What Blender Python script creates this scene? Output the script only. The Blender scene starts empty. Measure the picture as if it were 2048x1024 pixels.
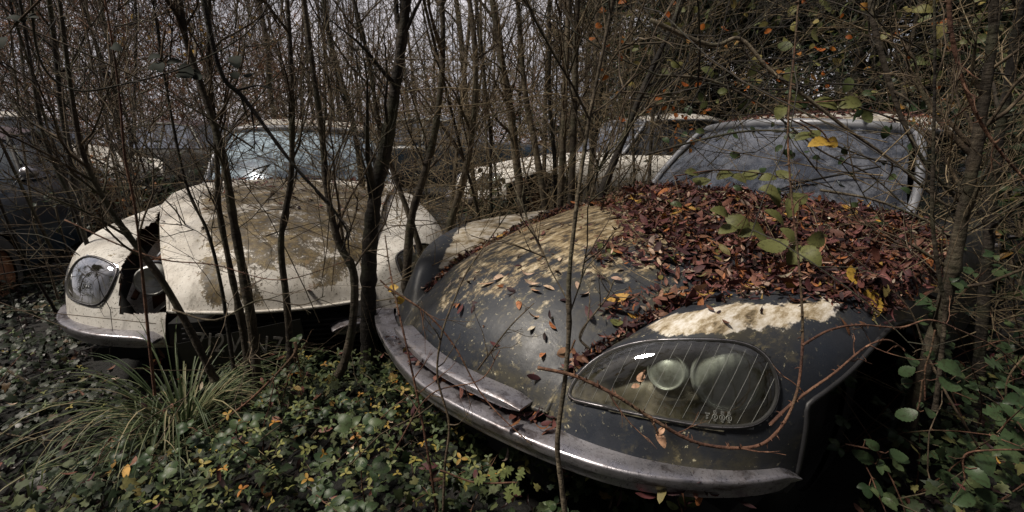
import bpy, math, random
import numpy as np
from mathutils import Matrix, Vector
RS = np.random.RandomState(7); random.seed(7)
S = bpy.context.scene; COL = S.collection
# ---------------------------------------------------------------- camera
CAMZ, PITCH, FPX = 1.05, .229, 970.0
cd = bpy.data.cameras.new('camera'); cam = bpy.data.objects.new('camera', cd); COL.objects.link(cam)
cd.sensor_width = 36; cd.lens = FPX/2048*36; cd.clip_start = .02; cd.clip_end = 500
cam.location = (0, 0, CAMZ); cam.rotation_euler = (math.pi/2-PITCH, 0, 0)
S.camera = cam
# ---------------------------------------------------------------- world, sun, exposure
SUN_EL, SUN_AZ = 58, -108         # sun stands high on the left
w = bpy.data.worlds.new('World'); S.world = w; w.use_nodes = True
nt = w.node_tree; nt.nodes.clear()
out = nt.nodes.new('ShaderNodeOutputWorld'); bg = nt.nodes.new('ShaderNodeBackground')
sky = nt.nodes.new('ShaderNodeTexSky'); sky.sky_type = 'NISHITA'; sky.sun_disc = False
sky.sun_elevation = math.radians(SUN_EL); sky.sun_rotation = math.radians(SUN_AZ)
sky.dust_density = 3
tc = nt.nodes.new('ShaderNodeTexCoord'); nz = nt.nodes.new('ShaderNodeTexNoise'); nz.inputs['Scale'].default_value = 2.2
nz.inputs['Detail'].default_value = 6
mp = nt.nodes.new('ShaderNodeMapping'); mp.inputs['Scale'].default_value = (1, 1, 2.5)
rp = nt.nodes.new('ShaderNodeValToRGB'); e = rp.color_ramp.elements
e[0].position = .34; e[0].color = (.42, .42, .47, 1); e[1].position = .62; e[1].color = (1, .93, .95, 1)
mul = nt.nodes.new('ShaderNodeVectorMath'); mul.operation = 'SCALE'; mul.inputs['Scale'].default_value = 7.0
mx = nt.nodes.new('ShaderNodeMix'); mx.data_type = 'RGBA'; mx.inputs[0].default_value = .88
L = nt.links.new
L(tc.outputs['Generated'], mp.inputs['Vector']); L(mp.outputs[0], nz.inputs['Vector']); L(nz.outputs['Fac'], rp.inputs[0]); L(rp.outputs[0], mul.inputs[0])
sx = nt.nodes.new('ShaderNodeSeparateXYZ'); gr = nt.nodes.new('ShaderNodeMapRange')     # sky dimmed behind the viewer to cut fill light, left bright ahead
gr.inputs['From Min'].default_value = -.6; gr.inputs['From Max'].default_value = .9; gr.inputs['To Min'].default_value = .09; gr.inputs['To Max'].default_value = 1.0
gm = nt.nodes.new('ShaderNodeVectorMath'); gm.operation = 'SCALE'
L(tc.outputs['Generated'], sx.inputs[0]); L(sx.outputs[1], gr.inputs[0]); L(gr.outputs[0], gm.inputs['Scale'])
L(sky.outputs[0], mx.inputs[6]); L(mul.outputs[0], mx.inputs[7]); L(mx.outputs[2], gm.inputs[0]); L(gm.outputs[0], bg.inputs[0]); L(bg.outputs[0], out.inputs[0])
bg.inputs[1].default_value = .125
sd = bpy.data.lights.new('sun', 'SUN'); sun = bpy.data.objects.new('sun', sd); COL.objects.link(sun)
sd.energy = 4.3; sd.angle = math.radians(10); sd.color = (1, .91, .79)
_az = math.radians(SUN_AZ); _el = math.radians(SUN_EL)
_d = Vector((math.sin(_az)*math.cos(_el), math.cos(_az)*math.cos(_el), math.sin(_el)))
sun.rotation_euler = _d.to_track_quat('Z', 'Y').to_euler()
V = S.view_settings; V.view_transform = 'Standard'; V.look = 'None'; V.exposure = .08; V.gamma = 1
S.render.film_transparent = False
S.cycles.max_bounces = 6; S.cycles.diffuse_bounces = 2; S.cycles.glossy_bounces = 3; S.cycles.transparent_max_bounces = 12
S.cycles.use_denoising = True

# ---------------------------------------------------------------- geometry helpers
CP, SP = math.cos(PITCH), math.sin(PITCH)
def at(px, py, Y):
    """world point seen at photo pixel (2048 wide) at forward distance Y"""
    u = (px-1024)/FPX; v = (512-py)/FPX
    dy = CP+SP*v; dz = -SP+CP*v; t = Y/dy
    return np.array([u*t, Y, CAMZ+dz*t])
def ground_at(px, py, z=0.):
    u = (px-1024)/FPX; v = (512-py)/FPX
    dy = CP+SP*v; dz = -SP+CP*v; t = (z-CAMZ)/dz
    return np.array([u*t, dy*t, z])
def toimg(P):
    P = np.asarray(P, float); y = P[..., 1]; z = P[..., 2]-CAMZ
    d = y*CP-z*SP; u = y*SP+z*CP
    d = np.where(d < .05, .05, d)
    return np.stack([1024+FPX*P[..., 0]/d, 512-FPX*u/d], -1)
def inpoly(pts, poly):
    x, y = pts[..., 0], pts[..., 1]; c = np.zeros(x.shape, bool); n = len(poly)
    for i in range(n):
        x0, y0 = poly[i]; x1, y1 = poly[(i+1) % n]
        k = ((y0 > y) != (y1 > y))
        with np.errstate(divide='ignore', invalid='ignore'):
            xi = (x1-x0)*(y-y0)/((y1-y0) if y1 != y0 else 1e-9)+x0
        c ^= k & (x < xi)
    return c
def cr(P, n):
    """Catmull-Rom through the points along axis 0, n samples a span"""
    P = np.asarray(P, float); m = len(P)
    Q = np.concatenate([[2*P[0]-P[1]], P, [2*P[-1]-P[-2]]])
    o = []
    for i in range(m-1):
        for k in range(n):
            t = k/n
            a, b, c, d = Q[i], Q[i+1], Q[i+2], Q[i+3]
            o.append(.5*((2*b)+(-a+c)*t+(2*a-5*b+4*c-d)*t*t+(-a+3*b-3*c+d)*t**3))
    o.append(P[-1]); return np.array(o)
def net(P, nu, nv):
    """P [rows][cols][3] -> dense grid"""
    P = np.asarray(P, float)
    A = cr(P, nu); B = cr(np.swapaxes(A, 0, 1), nv); return np.swapaxes(B, 0, 1)
class MB:
    def __init__(s): s.v = []; s.f = []; s.n = 0; s.at = []; s.mi = []
    def add(s, v, f, a=None, mi=0):
        v = np.asarray(v, float).reshape(-1, 3); s.v.append(v)
        for g in (f if isinstance(f, list) else [f]):
            g = np.asarray(g, int)
            if len(g): s.f.append(g+s.n); s.mi.append(np.full(len(g), mi))
        s.at.append(np.zeros(len(v)) if a is None else np.asarray(a, float).reshape(-1)); s.n += len(v); return s
    def grid(s, G, mask=None, a=None, flip=False, mi=0):
        G = np.asarray(G); m, n = G.shape[:2]; I = np.arange(m*n).reshape(m, n)
        q = np.stack([I[:-1, :-1], I[:-1, 1:], I[1:, 1:], I[1:, :-1]], -1)
        if flip: q = q[..., ::-1]
        if mask is not None: q = q[mask]
        return s.add(G, q.reshape(-1, 4), a, mi)
    def box(s, c, d, R=None, mi=0):
        c = np.array(c, float); h = np.array(d, float)/2
        v = np.array([[x, y, z] for x in (-1, 1) for y in (-1, 1) for z in (-1, 1)])*h
        if R is not None: v = v@np.array(R).T
        return s.add(v+c, np.array([[0, 1, 3, 2], [4, 6, 7, 5], [0, 4, 5, 1], [2, 3, 7, 6], [0, 2, 6, 4], [1, 5, 7, 3]]), None, mi)
    def tubes(s, P, R, m=5, a=None, cap=False, mi=0):
        P = np.asarray(P, float)
        if P.ndim == 2: P = P[None]
        N, K = P.shape[:2]; R = np.broadcast_to(np.asarray(R, float), (N, K))
        T = np.gradient(P, axis=1); T /= np.linalg.norm(T, axis=2, keepdims=True)+1e-12
        av = P[:, -1]-P[:, 0]; ax = np.argmin(np.abs(av), 1); ref = np.eye(3)[ax][:, None, :]
        A = np.cross(T, np.broadcast_to(ref, T.shape)); A /= np.linalg.norm(A, axis=2, keepdims=True)+1e-12
        B = np.cross(T, A)
        th = np.arange(m)*2*np.pi/m
        V_ = P[:, :, None, :]+R[:, :, None, None]*(A[:, :, None, :]*np.cos(th)[None, None, :, None]+B[:, :, None, :]*np.sin(th)[None, None, :, None])
        I = np.arange(N*K*m).reshape(N, K, m); J = np.roll(I, -1, 2)
        f = np.stack([I[:, :-1], J[:, :-1], J[:, 1:], I[:, 1:]], -1).reshape(-1, 4)
        fs = [f]
        if cap: fs += [I[:, 0, ::-1], I[:, -1]]
        return s.add(V_, fs, None if a is None else np.broadcast_to(np.asarray(a, float).reshape(-1, 1, 1), (N, K, m)), mi)
    def build(s, name, mats, parent=None, smooth=True, attr=False):
        me = bpy.data.meshes.new(name); v = np.concatenate(s.v)
        loops = np.concatenate([g.reshape(-1) for g in s.f]); AT = np.concatenate(s.at)
        used = np.zeros(len(v), bool); used[loops] = True
        if not used.all(): rm = np.cumsum(used)-1; loops = rm[loops]; v = v[used]; AT = AT[used]
        tot = np.concatenate([np.full(len(g), g.shape[1]) for g in s.f])
        me.vertices.add(len(v)); me.vertices.foreach_set('co', v.reshape(-1))
        me.loops.add(len(loops)); me.loops.foreach_set('vertex_index', loops)
        me.polygons.add(len(tot)); st = np.concatenate([[0], np.cumsum(tot)[:-1]])
        me.polygons.foreach_set('loop_start', st); me.polygons.foreach_set('loop_total', tot)
        me.polygons.foreach_set('use_smooth', np.full(len(tot), smooth))
        if not isinstance(mats, (list, tuple)): mats = [mats]
        for m_ in mats: me.materials.append(m_)
        if len(mats) > 1: me.polygons.foreach_set('material_index', np.concatenate(s.mi))
        if attr:
            A = me.attributes.new('wear', 'FLOAT', 'POINT'); A.data.foreach_set('value', AT)
        me.update(calc_edges=True); me.validate()
        o = bpy.data.objects.new(name, me); COL.objects.link(o)
        if parent is not None: o.parent = parent
        return o
def tag(o, label=None, cat=None, group=None, kind=None):
    if label: o['label'] = label
    if cat: o['category'] = cat
    if group: o['group'] = group
    if kind: o['kind'] = kind
    return o
def empty(name, loc=(0, 0, 0), rot=(0, 0, 0)):
    o = bpy.data.objects.new(name, None); COL.objects.link(o); o.location = loc; o.rotation_euler = rot
    o.empty_display_size = .1; return o
def copy_thing(o, loc, rz=0, sc=1, name=None):
    c = o.copy(); COL.objects.link(c); c.location = loc; c.rotation_euler = (0, 0, rz); c.scale = (sc,)*3
    if name: c.name = name
    for ch in o.children:
        d = ch.copy(); COL.objects.link(d); d.parent = c
    return c

# ---------------------------------------------------------------- materials
class NT:
    def __init__(s, name):
        s.m = bpy.data.materials.new(name); s.m.use_nodes = True; s.t = s.m.node_tree; s.t.nodes.clear()
        s.o = s.n('OutputMaterial'); s.p = s.n('BsdfPrincipled'); s.l(s.p.outputs[0], s.o.inputs[0])
        s.co = s.n('TexCoord').outputs['Object']
    def n(s, k, **kw):
        x = s.t.nodes.new('ShaderNode'+k)
        for a, b in kw.items(): setattr(x, a, b)
        return x
    def l(s, a, b): s.t.links.new(a, b)
    def noise(s, scale, detail=4, rough=.6, stretch=None, co=None):
        x = s.n('TexNoise'); x.inputs['Scale'].default_value = scale; x.inputs['Detail'].default_value = detail; x.inputs['Roughness'].default_value = rough
        c = co or s.co
        if stretch:
            m = s.n('Mapping'); m.inputs['Scale'].default_value = stretch; s.l(c, m.inputs[0]); c = m.outputs[0]
        s.l(c, x.inputs['Vector']); return x.outputs['Fac']
    def ramp(s, f, *st, interp='LINEAR'):
        r = s.n('ValToRGB'); r.color_ramp.interpolation = interp; el = r.color_ramp.elements
        for i, (p, c) in enumerate(st):
            k = el[i] if i < 2 else el.new(p)
            k.position = p; k.color = (c, c, c, 1) if isinstance(c, (int, float)) else (*c, 1)
        s.l(f, r.inputs[0]); return r.outputs[0]
    def math(s, op, a, b=None):
        x = s.n('Math', operation=op)
        for i, q in enumerate((a, b)):
            if q is None: continue
            if isinstance(q, (int, float)): x.inputs[i].default_value = q
            else: s.l(q, x.inputs[i])
        return x.outputs[0]
    def mix(s, f, a, b):
        x = s.n('Mix', data_type='RGBA')
        for i, q in ((0, f), (6, a), (7, b)):
            if isinstance(q, (int, float)) and i == 0: x.inputs[0].default_value = q
            elif isinstance(q, tuple): x.inputs[i].default_value = (*q, 1)
            else: s.l(q, x.inputs[i])
        return x.outputs[2]
    def set(s, col=None, rough=None, metal=None, bump=None, bs=.3, bd=.01, spec=None):
        for k, q in (('Base Color', col), ('Roughness', rough), ('Metallic', metal), ('Specular IOR Level', spec)):
            if q is None: continue
            i = s.p.inputs[k]
            if isinstance(q, tuple): i.default_value = (*q, 1)
            elif isinstance(q, (int, float)): i.default_value = q
            else: s.l(q, i)
        if bump is not None:
            b = s.n('Bump'); b.inputs['Strength'].default_value = bs; b.inputs['Distance'].default_value = bd
            s.l(bump, b.inputs['Height']); s.l(b.outputs[0], s.p.inputs['Normal'])
        return s.m
def simple(name, col, rough=.6, metal=0, var=.35, scale=12, spec=None):
    t = NT(name); f = t.noise(scale, 5)
    c = t.ramp(f, (.3, tuple(x*(1-var) for x in col)), (.7, tuple(min(1, x*(1+var)) for x in col)))
    return t.set(c, rough, metal, f, .2, .004, spec)
def attr(t, n='wear'):
    a = t.n('Attribute'); a.attribute_name = n; return a.outputs['Fac']
def paint_dark(name, gold=False):
    t = NT(name); n1 = t.noise(2.6, 5); n2 = t.noise(14, 8, .7); n3 = t.noise(75, 5, .7); n4 = t.noise(34, 6, .75, (1, .28, 1)); n5 = t.noise(5, 6, .65)
    base = t.ramp(n1, (.34, (.020, .025, .036)), (.52, (.032, .035, .042)), (.70, (.06, .054, .036)))
    base = t.mix(t.math('MULTIPLY', t.ramp(n2, (.45, 0.), (.66, .75)), t.ramp(n1, (.44, 0.), (.56, 1.))), base, (.075, .068, .042))
    base = t.mix(t.math('MULTIPLY', t.ramp(n4, (.52, 0.), (.66, .8)), t.ramp(n5, (.44, 0.), (.6, 1.))), base, (.20, .17, .095))
    w_ = attr(t)
    wm = t.ramp(t.math('ADD', w_, t.math('ADD', t.math('MULTIPLY', t.math('SUBTRACT', n2, .5), 1.7), t.math('MULTIPLY', t.math('SUBTRACT', n4, .5), 1.2))), (.46, 0.), (.62, 1.))
    wcol = t.ramp(n4, (.33, (.10, .075, .04)), (.44, (.34, .27, .17)), (.52, (.58, .52, .42)), (.64, (.76, .73, .68)))
    if gold:
        wcol = t.ramp(n4, (.36, (.045, .034, .02)), (.46, (.17, .12, .06)), (.54, (.36, .28, .16)), (.66, (.62, .54, .40)))
        wm = t.ramp(t.math('ADD', w_, t.math('ADD', t.math('MULTIPLY', t.math('SUBTRACT', n2, .5), 1.6), t.math('MULTIPLY', t.math('SUBTRACT', n4, .5), 2.4))), (.30, 0.), (.75, 1.))
    c = t.mix(wm, base, wcol)
    sp = t.math('MULTIPLY', t.ramp(n3, (.625, 0.), (.665, 1.)), t.ramp(n5, (.42, .15), (.56, 1.)))
    c = t.mix(sp, c, (.50, .46, .32))
    r = t.ramp(n2, (.3, .33), (.7, .62))
    return t.set(c, r, 0, t.math('ADD', n2, t.math('MULTIPLY', n3, .6)), .28, .004)
def paint_white(name, moss=0., base=((.56, .53, .48), (.75, .73, .69))):
    t = NT(name); n1 = t.noise(5, 8, .75); n2 = t.noise(22, 8, .75); n3 = t.noise(90, 5, .75); n4 = t.noise(3, 4)
    nstr = t.noise(9, 6, .7, (1, 1, .18))
    base = t.ramp(nstr, (.3, base[0]), (.62, base[1]))
    w_ = attr(t)
    lm = t.math('ADD', t.math('ADD', t.math('MULTIPLY', w_, .125), moss), t.math('ADD', t.math('MULTIPLY', n1, .40), t.math('ADD', t.math('MULTIPLY', n2, .35), t.math('MULTIPLY', n3, .25))))
    c = t.mix(t.ramp(lm, (.600, 0.), (.620, .85), (.68, 1.)), base, t.ramp(n2, (.40, (.020, .015, .007)), (.49, (.075, .052, .020)), (.56, (.15, .108, .045)), (.64, (.30, .24, .13))))
    sp = t.math('MULTIPLY', t.ramp(n3, (.58, 0.), (.62, 1.)), t.ramp(n1, (.38, .35), (.54, 1.)))
    stn = t.ramp(t.noise(2.2, 7, .7), (.44, 0.), (.70, .42)); c = t.mix(stn, c, (.25, .21, .15))
    gr_ = t.noise(11, 7, .8, (1, 1, .12)); c = t.mix(t.ramp(gr_, (.55, 0.), (.66, .5)), c, (.10, .08, .055))
    c = t.mix(sp, c, (.07, .055, .035))
    rust = t.math('MULTIPLY', t.ramp(n4, (.52, 0.), (.62, 1.)), t.ramp(n2, (.56, 0.), (.66, .9)))
    c = t.mix(rust, c, (.20, .075, .025))
    return t.set(c, t.ramp(n2, (.3, .35), (.7, .75)), 0, t.math('ADD', n2, n3), .35, .004)
M = {}
M['dark'] = paint_dark('weathered_primer'); M['dark_hood'] = paint_dark('lichened_primer', True); M['white'] = paint_white('weathered_cream_paint'); M['white_clean'] = paint_white('chalky_white_paint', -.05, ((.70, .67, .62), (.84, .82, .78))); M['white_moss'] = paint_white('mossy_cream_paint', .035, ((.56, .52, .46), (.76, .73, .68)))
def chrome(name, tint=(.46, .45, .49)):
    t = NT(name); n = t.noise(13, 9, .78); n2 = t.noise(4, 5); n3 = t.noise(150, 4, .8)
    m_ = t.ramp(n, (.44, 0.), (.68, .8))
    c = t.mix(m_, tint, t.ramp(n2, (.38, (.055, .045, .045)), (.56, (.17, .15, .16)), (.64, (.25, .16, .08))))
    c = t.mix(t.ramp(n3, (.56, 0.), (.66, .85)), c, (.04, .03, .03))
    ns = t.noise(30, 6, .7, (.35, .35, 1.6)); c = t.mix(t.ramp(ns, (.52, 0.), (.62, .75)), c, (.085, .065, .06))
    return t.set(c, t.ramp(n, (.38, .24), (.62, .50)), t.ramp(m_, (0., .9), (1., .5)), t.math('ADD', n, t.math('MULTIPLY', n3, .5)), .22, .003)
M['chrome'] = chrome('pitted_chrome'); 
M['rubber'] = simple('perished_rubber', (.018, .018, .018), .75)
M['black'] = simple('grimy_black', (.012, .012, .013), .7)
M['grey_metal'] = simple('weathered_grey_metal', (.24, .25, .28), .42, .2, .3, 8)
M['dark_metal'] = simple('dark_slats', (.03, .03, .033), .5, .2)
M['rust'] = simple('rusty_steel', (.16, .07, .035), .85, 0, .6, 18)
M['blue'] = simple('faded_blue_paint', (.007, .018, .032), .28, 0, .4, 6)
M['purple'] = simple('dull_maroon_roof', (.07, .05, .06), .5, 0, .4, 6)
M['seat'] = simple('mouldy_seat_cloth', (.10, .095, .085), .9)
M['lines'] = simple('pale_lines', (.36, .37, .35), .5, 0, .1)
M['plate'] = simple('black_number_plate', (.01, .01, .01), .4)
M['digit'] = simple('worn_silver_digits', (.22, .21, .20), .5, 0, .3, 30)
M['interior'] = simple('dusty_dashboard', (.03, .03, .032), .8)
def reflector():
    t = NT('tarnished_reflector'); n = t.noise(9, 6, .7); n2 = t.noise(3, 3)
    c = t.ramp(n, (.30, (.16, .15, .11)), (.45, (.55, .56, .54)), (.65, (.85, .87, .88)))
    return t.set(c, t.ramp(n, (.3, .5), (.7, .28)), .55, n, .25, .006)
M['refl'] = reflector()
M['bowl'] = simple('mossy_lamp_bowl', (.12, .10, .08), .4, .3, .85, 9)
def glass_lamp():
    t = NT('grimy_lamp_glass'); n = t.noise(6, 6, .7); sz = t.n('SeparateXYZ'); t.l(t.co, sz.inputs[0])
    g = t.n('BsdfGlossy'); g.inputs['Roughness'].default_value = .035; g.inputs[0].default_value = (.95, .97, 1, 1)
    tr = t.n('BsdfTransparent'); tr.inputs[0].default_value = (.82, .86, .80, 1)
    d = t.n('BsdfDiffuse'); t.l(t.ramp(t.noise(14, 6, .75), (.35, (.10, .095, .05)), (.65, (.24, .22, .17))), d.inputs[0])  # grime film, its pale patches also standing in for cloudy reflections
    fr = t.n('Fresnel'); fr.inputs[0].default_value = 1.7
    a = t.n('MixShader'); t.l(t.math('ADD', fr.outputs[0], .12), a.inputs[0]); t.l(tr.outputs[0], a.inputs[1]); t.l(g.outputs[0], a.inputs[2])
    z = t.math('SUBTRACT', .60, sz.outputs[2])
    f = t.math('ADD', t.math('MULTIPLY', z, 4.5), t.math('MULTIPLY', t.math('SUBTRACT', n, .5), 1.6))
    b = t.n('MixShader'); t.l(t.ramp(f, (.0, .07), (.20, .25), (.48, .80)), b.inputs[0]); t.l(a.outputs[0], b.inputs[1]); t.l(d.outputs[0], b.inputs[2])
    t.l(b.outputs[0], t.o.inputs[0]); return t.m
M['lamp_glass'] = glass_lamp()
def glass_ws(name, film, dens, tint=(.30, .36, .42)):
    t = NT(name); n = t.noise(3.2, 6, .7); n2 = t.noise(26, 5, .7, (1, 1, .25)); n3 = t.noise(60, 3, .6, (1, 1, .3))
    g = t.n('BsdfGlossy'); g.inputs['Roughness'].default_value = .12; g.inputs[0].default_value = (.80, .88, 1, 1)
    tr = t.n('BsdfTransparent'); tr.inputs[0].default_value = (*tint, 1)
    d = t.n('BsdfDiffuse'); t.l(t.ramp(n2, (.35, tuple(x*.6 for x in film)), (.65, film)), d.inputs[0])
    fr = t.n('Fresnel'); fr.inputs[0].default_value = 1.6
    a = t.n('MixShader'); t.l(t.math('ADD', fr.outputs[0], .16), a.inputs[0]); t.l(tr.outputs[0], a.inputs[1]); t.l(g.outputs[0], a.inputs[2])
    f = t.math('ADD', t.math('ADD', n, t.math('MULTIPLY', t.math('SUBTRACT', n2, .5), .5)), t.math('MULTIPLY', t.math('SUBTRACT', n3, .5), .3))
    b = t.n('MixShader'); t.l(t.ramp(f, (.42, dens*.10), (.49, dens*.45), (.60, dens)), b.inputs[0]); t.l(a.outputs[0], b.inputs[1]); t.l(d.outputs[0], b.inputs[2])  # dirt film patches, also standing in for dark reflections and branch shadows
    t.l(b.outputs[0], t.o.inputs[0]); return t.m
M['ws'] = glass_ws('filmy_windscreen_glass', (.23, .245, .29), .62, (.22, .26, .32))
M['ws_blue'] = glass_ws('filmy_blue_windscreen_glass', (.46, .58, .68), .85, (.2, .3, .4))  # dirt film, its blue lifted to stand in for lost sky reflection
M['side'] = glass_ws('grubby_side_glass', (.10, .11, .11), .5, (.3, .33, .33))
def bark(name, a, b, c, sc=14):
    t = NT(name); n = t.noise(sc, 8, .75, (1, 1, .45)); n2 = t.noise(6, 4); n3 = t.noise(55, 5, .75, (1, 1, .5)); n4 = t.noise(16, 3, .5, (1, 1, 4.5)); n5 = t.noise(24, 5, .6)
    col = t.ramp(n, (.34, a), (.5, b), (.64, c))
    col = t.mix(t.ramp(n4, (.60, 0.), (.68, .5)), col, tuple(x*.35 for x in a))
    col = t.mix(t.ramp(n2, (.50, 0.), (.60, .55)), col, (.055, .058, .03))
    col = t.mix(t.math('MULTIPLY', t.ramp(n5, (.58, 0.), (.63, .8)), t.ramp(n2, (.36, 1.), (.5, 0.))), col, tuple(min(.5, x*1.8) for x in c))
    return t.set(col, .85, 0, t.math('ADD', n, t.math('ADD', n3, n4)), .8, .008)
M['bark'] = bark('grey_brown_bark', (.014, .011, .008), (.048, .037, .026), (.125, .10, .07))
M['bark_dark'] = bark('dark_wet_bark', (.006, .005, .0045), (.020, .016, .013), (.06, .048, .038))
M['bark_pale'] = bark('pale_lichened_bark', (.035, .027, .019), (.105, .082, .056), (.24, .20, .14))
M['twig'] = bark('dry_twig_bark', (.03, .02, .013), (.085, .06, .038), (.19, .145, .09), 30)
M['pale_twig'] = bark('pale_dry_twigs', (.06, .042, .024), (.19, .14, .08), (.38, .30, .19), 20)
M['red_stem'] = bark('reddish_bramble_stem', (.04, .016, .012), (.11, .05, .03), (.24, .13, .08), 20)
M['brown_twig'] = simple('russet_distant_twigs', (.19, .085, .04), .85, 0, .6, 1.5)
M['rust_twig'] = simple('russet_twigs', (.13, .058, .028), .85, 0, .6, 6)
def leafmat(name, stops, rough=.5, trans=0., spots=True):
    t = NT(name); g = t.n('NewGeometry'); r = g.outputs['Random Per Island']
    c = t.ramp(r, *stops)
    n = t.noise(90, 5, .7)
    if spots: c = t.mix(t.ramp(n, (.5, 0.), (.66, .6)), c, (.02, .014, .008))
    t.set(c, rough, 0, n, .3, .002, spec=.22)
    if trans:
        tl = t.n('BsdfTranslucent'); t.l(c, tl.inputs[0]); ms = t.n('MixShader'); ms.inputs[0].default_value = trans
        t.l(t.p.outputs[0], ms.inputs[1]); t.l(tl.outputs[0], ms.inputs[2]); t.l(ms.outputs[0], t.o.inputs[0])
    return t.m
M['litter'] = leafmat('red_brown_dead_leaves', ((0., (.018, .009, .010)), (.25, (.045, .018, .022)), (.45, (.10, .034, .036)), (.6, (.15, .075, .045)), (.72, (.22, .09, .085)), (.82, (.13, .06, .028)), (.89, (.36, .13, .045)), (.94, (.42, .33, .28)), (.97, (.10, .11, .05)), (1., (.50, .28, .06))), .58)
M['litter_dark'] = leafmat('sodden_dark_leaves', ((0., (.007, .006, .006)), (.5, (.015, .010, .010)), (.85, (.032, .018, .018)), (.96, (.045, .038, .036)), (1., (.12, .055, .02))), .35)
M['litter_pale'] = leafmat('pale_curled_leaves', ((0., (.50, .34, .26)), (.4, (.65, .52, .38)), (.7, (.36, .13, .05)), (1., (.70, .66, .52))), .5)
M['ivy'] = leafmat('dark_ivy_leaves', ((0., (.006, .012, .005)), (.4, (.014, .027, .011)), (.7, (.034, .047, .019)), (.92, (.062, .076, .030)), (.985, (.14, .13, .045)), (1., (.2, .11, .03))), .58)
M['clover'] = leafmat('yellow_green_leaflets', ((0., (.045, .07, .03)), (.5, (.09, .12, .045)), (.85, (.19, .19, .06)), (.95, (.32, .23, .05)), (1., (.36, .15, .03))), .5)
M['bramble'] = leafmat('olive_bramble_leaves', ((0., (.06, .08, .03)), (.5, (.12, .135, .05)), (.8, (.19, .18, .06)), (1., (.26, .21, .07))), .5, .2)
M['bramble_green'] = leafmat('green_bramble_leaves', ((0., (.02, .04, .018)), (.6, (.045, .075, .034)), (1., (.085, .115, .05))), .4, .15)
M['yellow'] = leafmat('yellow_autumn_leaves', ((0., (.35, .22, .04)), (.6, (.50, .32, .06)), (1., (.42, .20, .03))), .5, .25)
M['orange'] = leafmat('orange_autumn_leaves', ((0., (.35, .08, .015)), (.6, (.45, .15, .03)), (1., (.35, .2, .05))), .5, .25)
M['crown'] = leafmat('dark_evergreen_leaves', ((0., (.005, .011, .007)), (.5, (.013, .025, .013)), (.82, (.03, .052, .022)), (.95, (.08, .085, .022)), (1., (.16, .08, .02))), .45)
M['crown_brown'] = leafmat('withered_thicket_leaves', ((0., (.07, .026, .010)), (.5, (.17, .068, .022)), (1., (.32, .14, .04))), .7)
M['ivy_dark'] = leafmat('shade_toned_ivy_leaves', ((0., (.004, .008, .004)), (.6, (.011, .019, .009)), (.92, (.024, .034, .018)), (1., (.09, .05, .02))), .45)  # ivy copy with the dimness of the left side put into its colour
M['shade_leaf'] = leafmat('silhouette_dark_leaves', ((0., (.006, .010, .007)), (1., (.012, .018, .012))), .8)  # backlit silhouette darkness put into the leaf colour
M['grass'] = leafmat('sedge_blades', ((0., (.035, .055, .024)), (.5, (.08, .105, .048)), (.8, (.145, .165, .085)), (1., (.34, .28, .17))), .45, .15, False)
def ground_mat():
    t = NT('damp_leaf_mould'); n = t.noise(9, 8, .7); n2 = t.noise(50, 5)
    c = t.ramp(n, (.35, (.003, .004, .004)), (.6, (.010, .009, .008)), (.75, (.018, .015, .013)))
    return t.set(c, .85, 0, t.math('ADD', n, n2), .8, .02)
M['ground'] = ground_mat()

# ---------------------------------------------------------------- poses (car local axes: x across, y rearward, z up)
def pose(x, y, z, yaw, pitch, roll):
    return Matrix.Translation((x, y, z)) @ Matrix.Rotation(yaw, 4, 'Z') @ Matrix.Rotation(pitch, 4, 'X') @ Matrix.Rotation(roll, 4, 'Y')
POSE_R = pose(-.208, 1.379, CAMZ-1.13, -.868, -.063, .025)
POSE_L = pose(-1.075, 1.935, CAMZ-1.197, .300, -.032, .032)
POSE_D = pose(-.691, 6.041, CAMZ-1.074, -1.234, -.015, -.039)
POSE_W = pose(-5.75, 7.6, .06, 1.25, 0, 0)
def xf(Mx, P):
    A = np.array(Mx); return np.asarray(P)@A[:3, :3].T+A[:3, 3]
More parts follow.
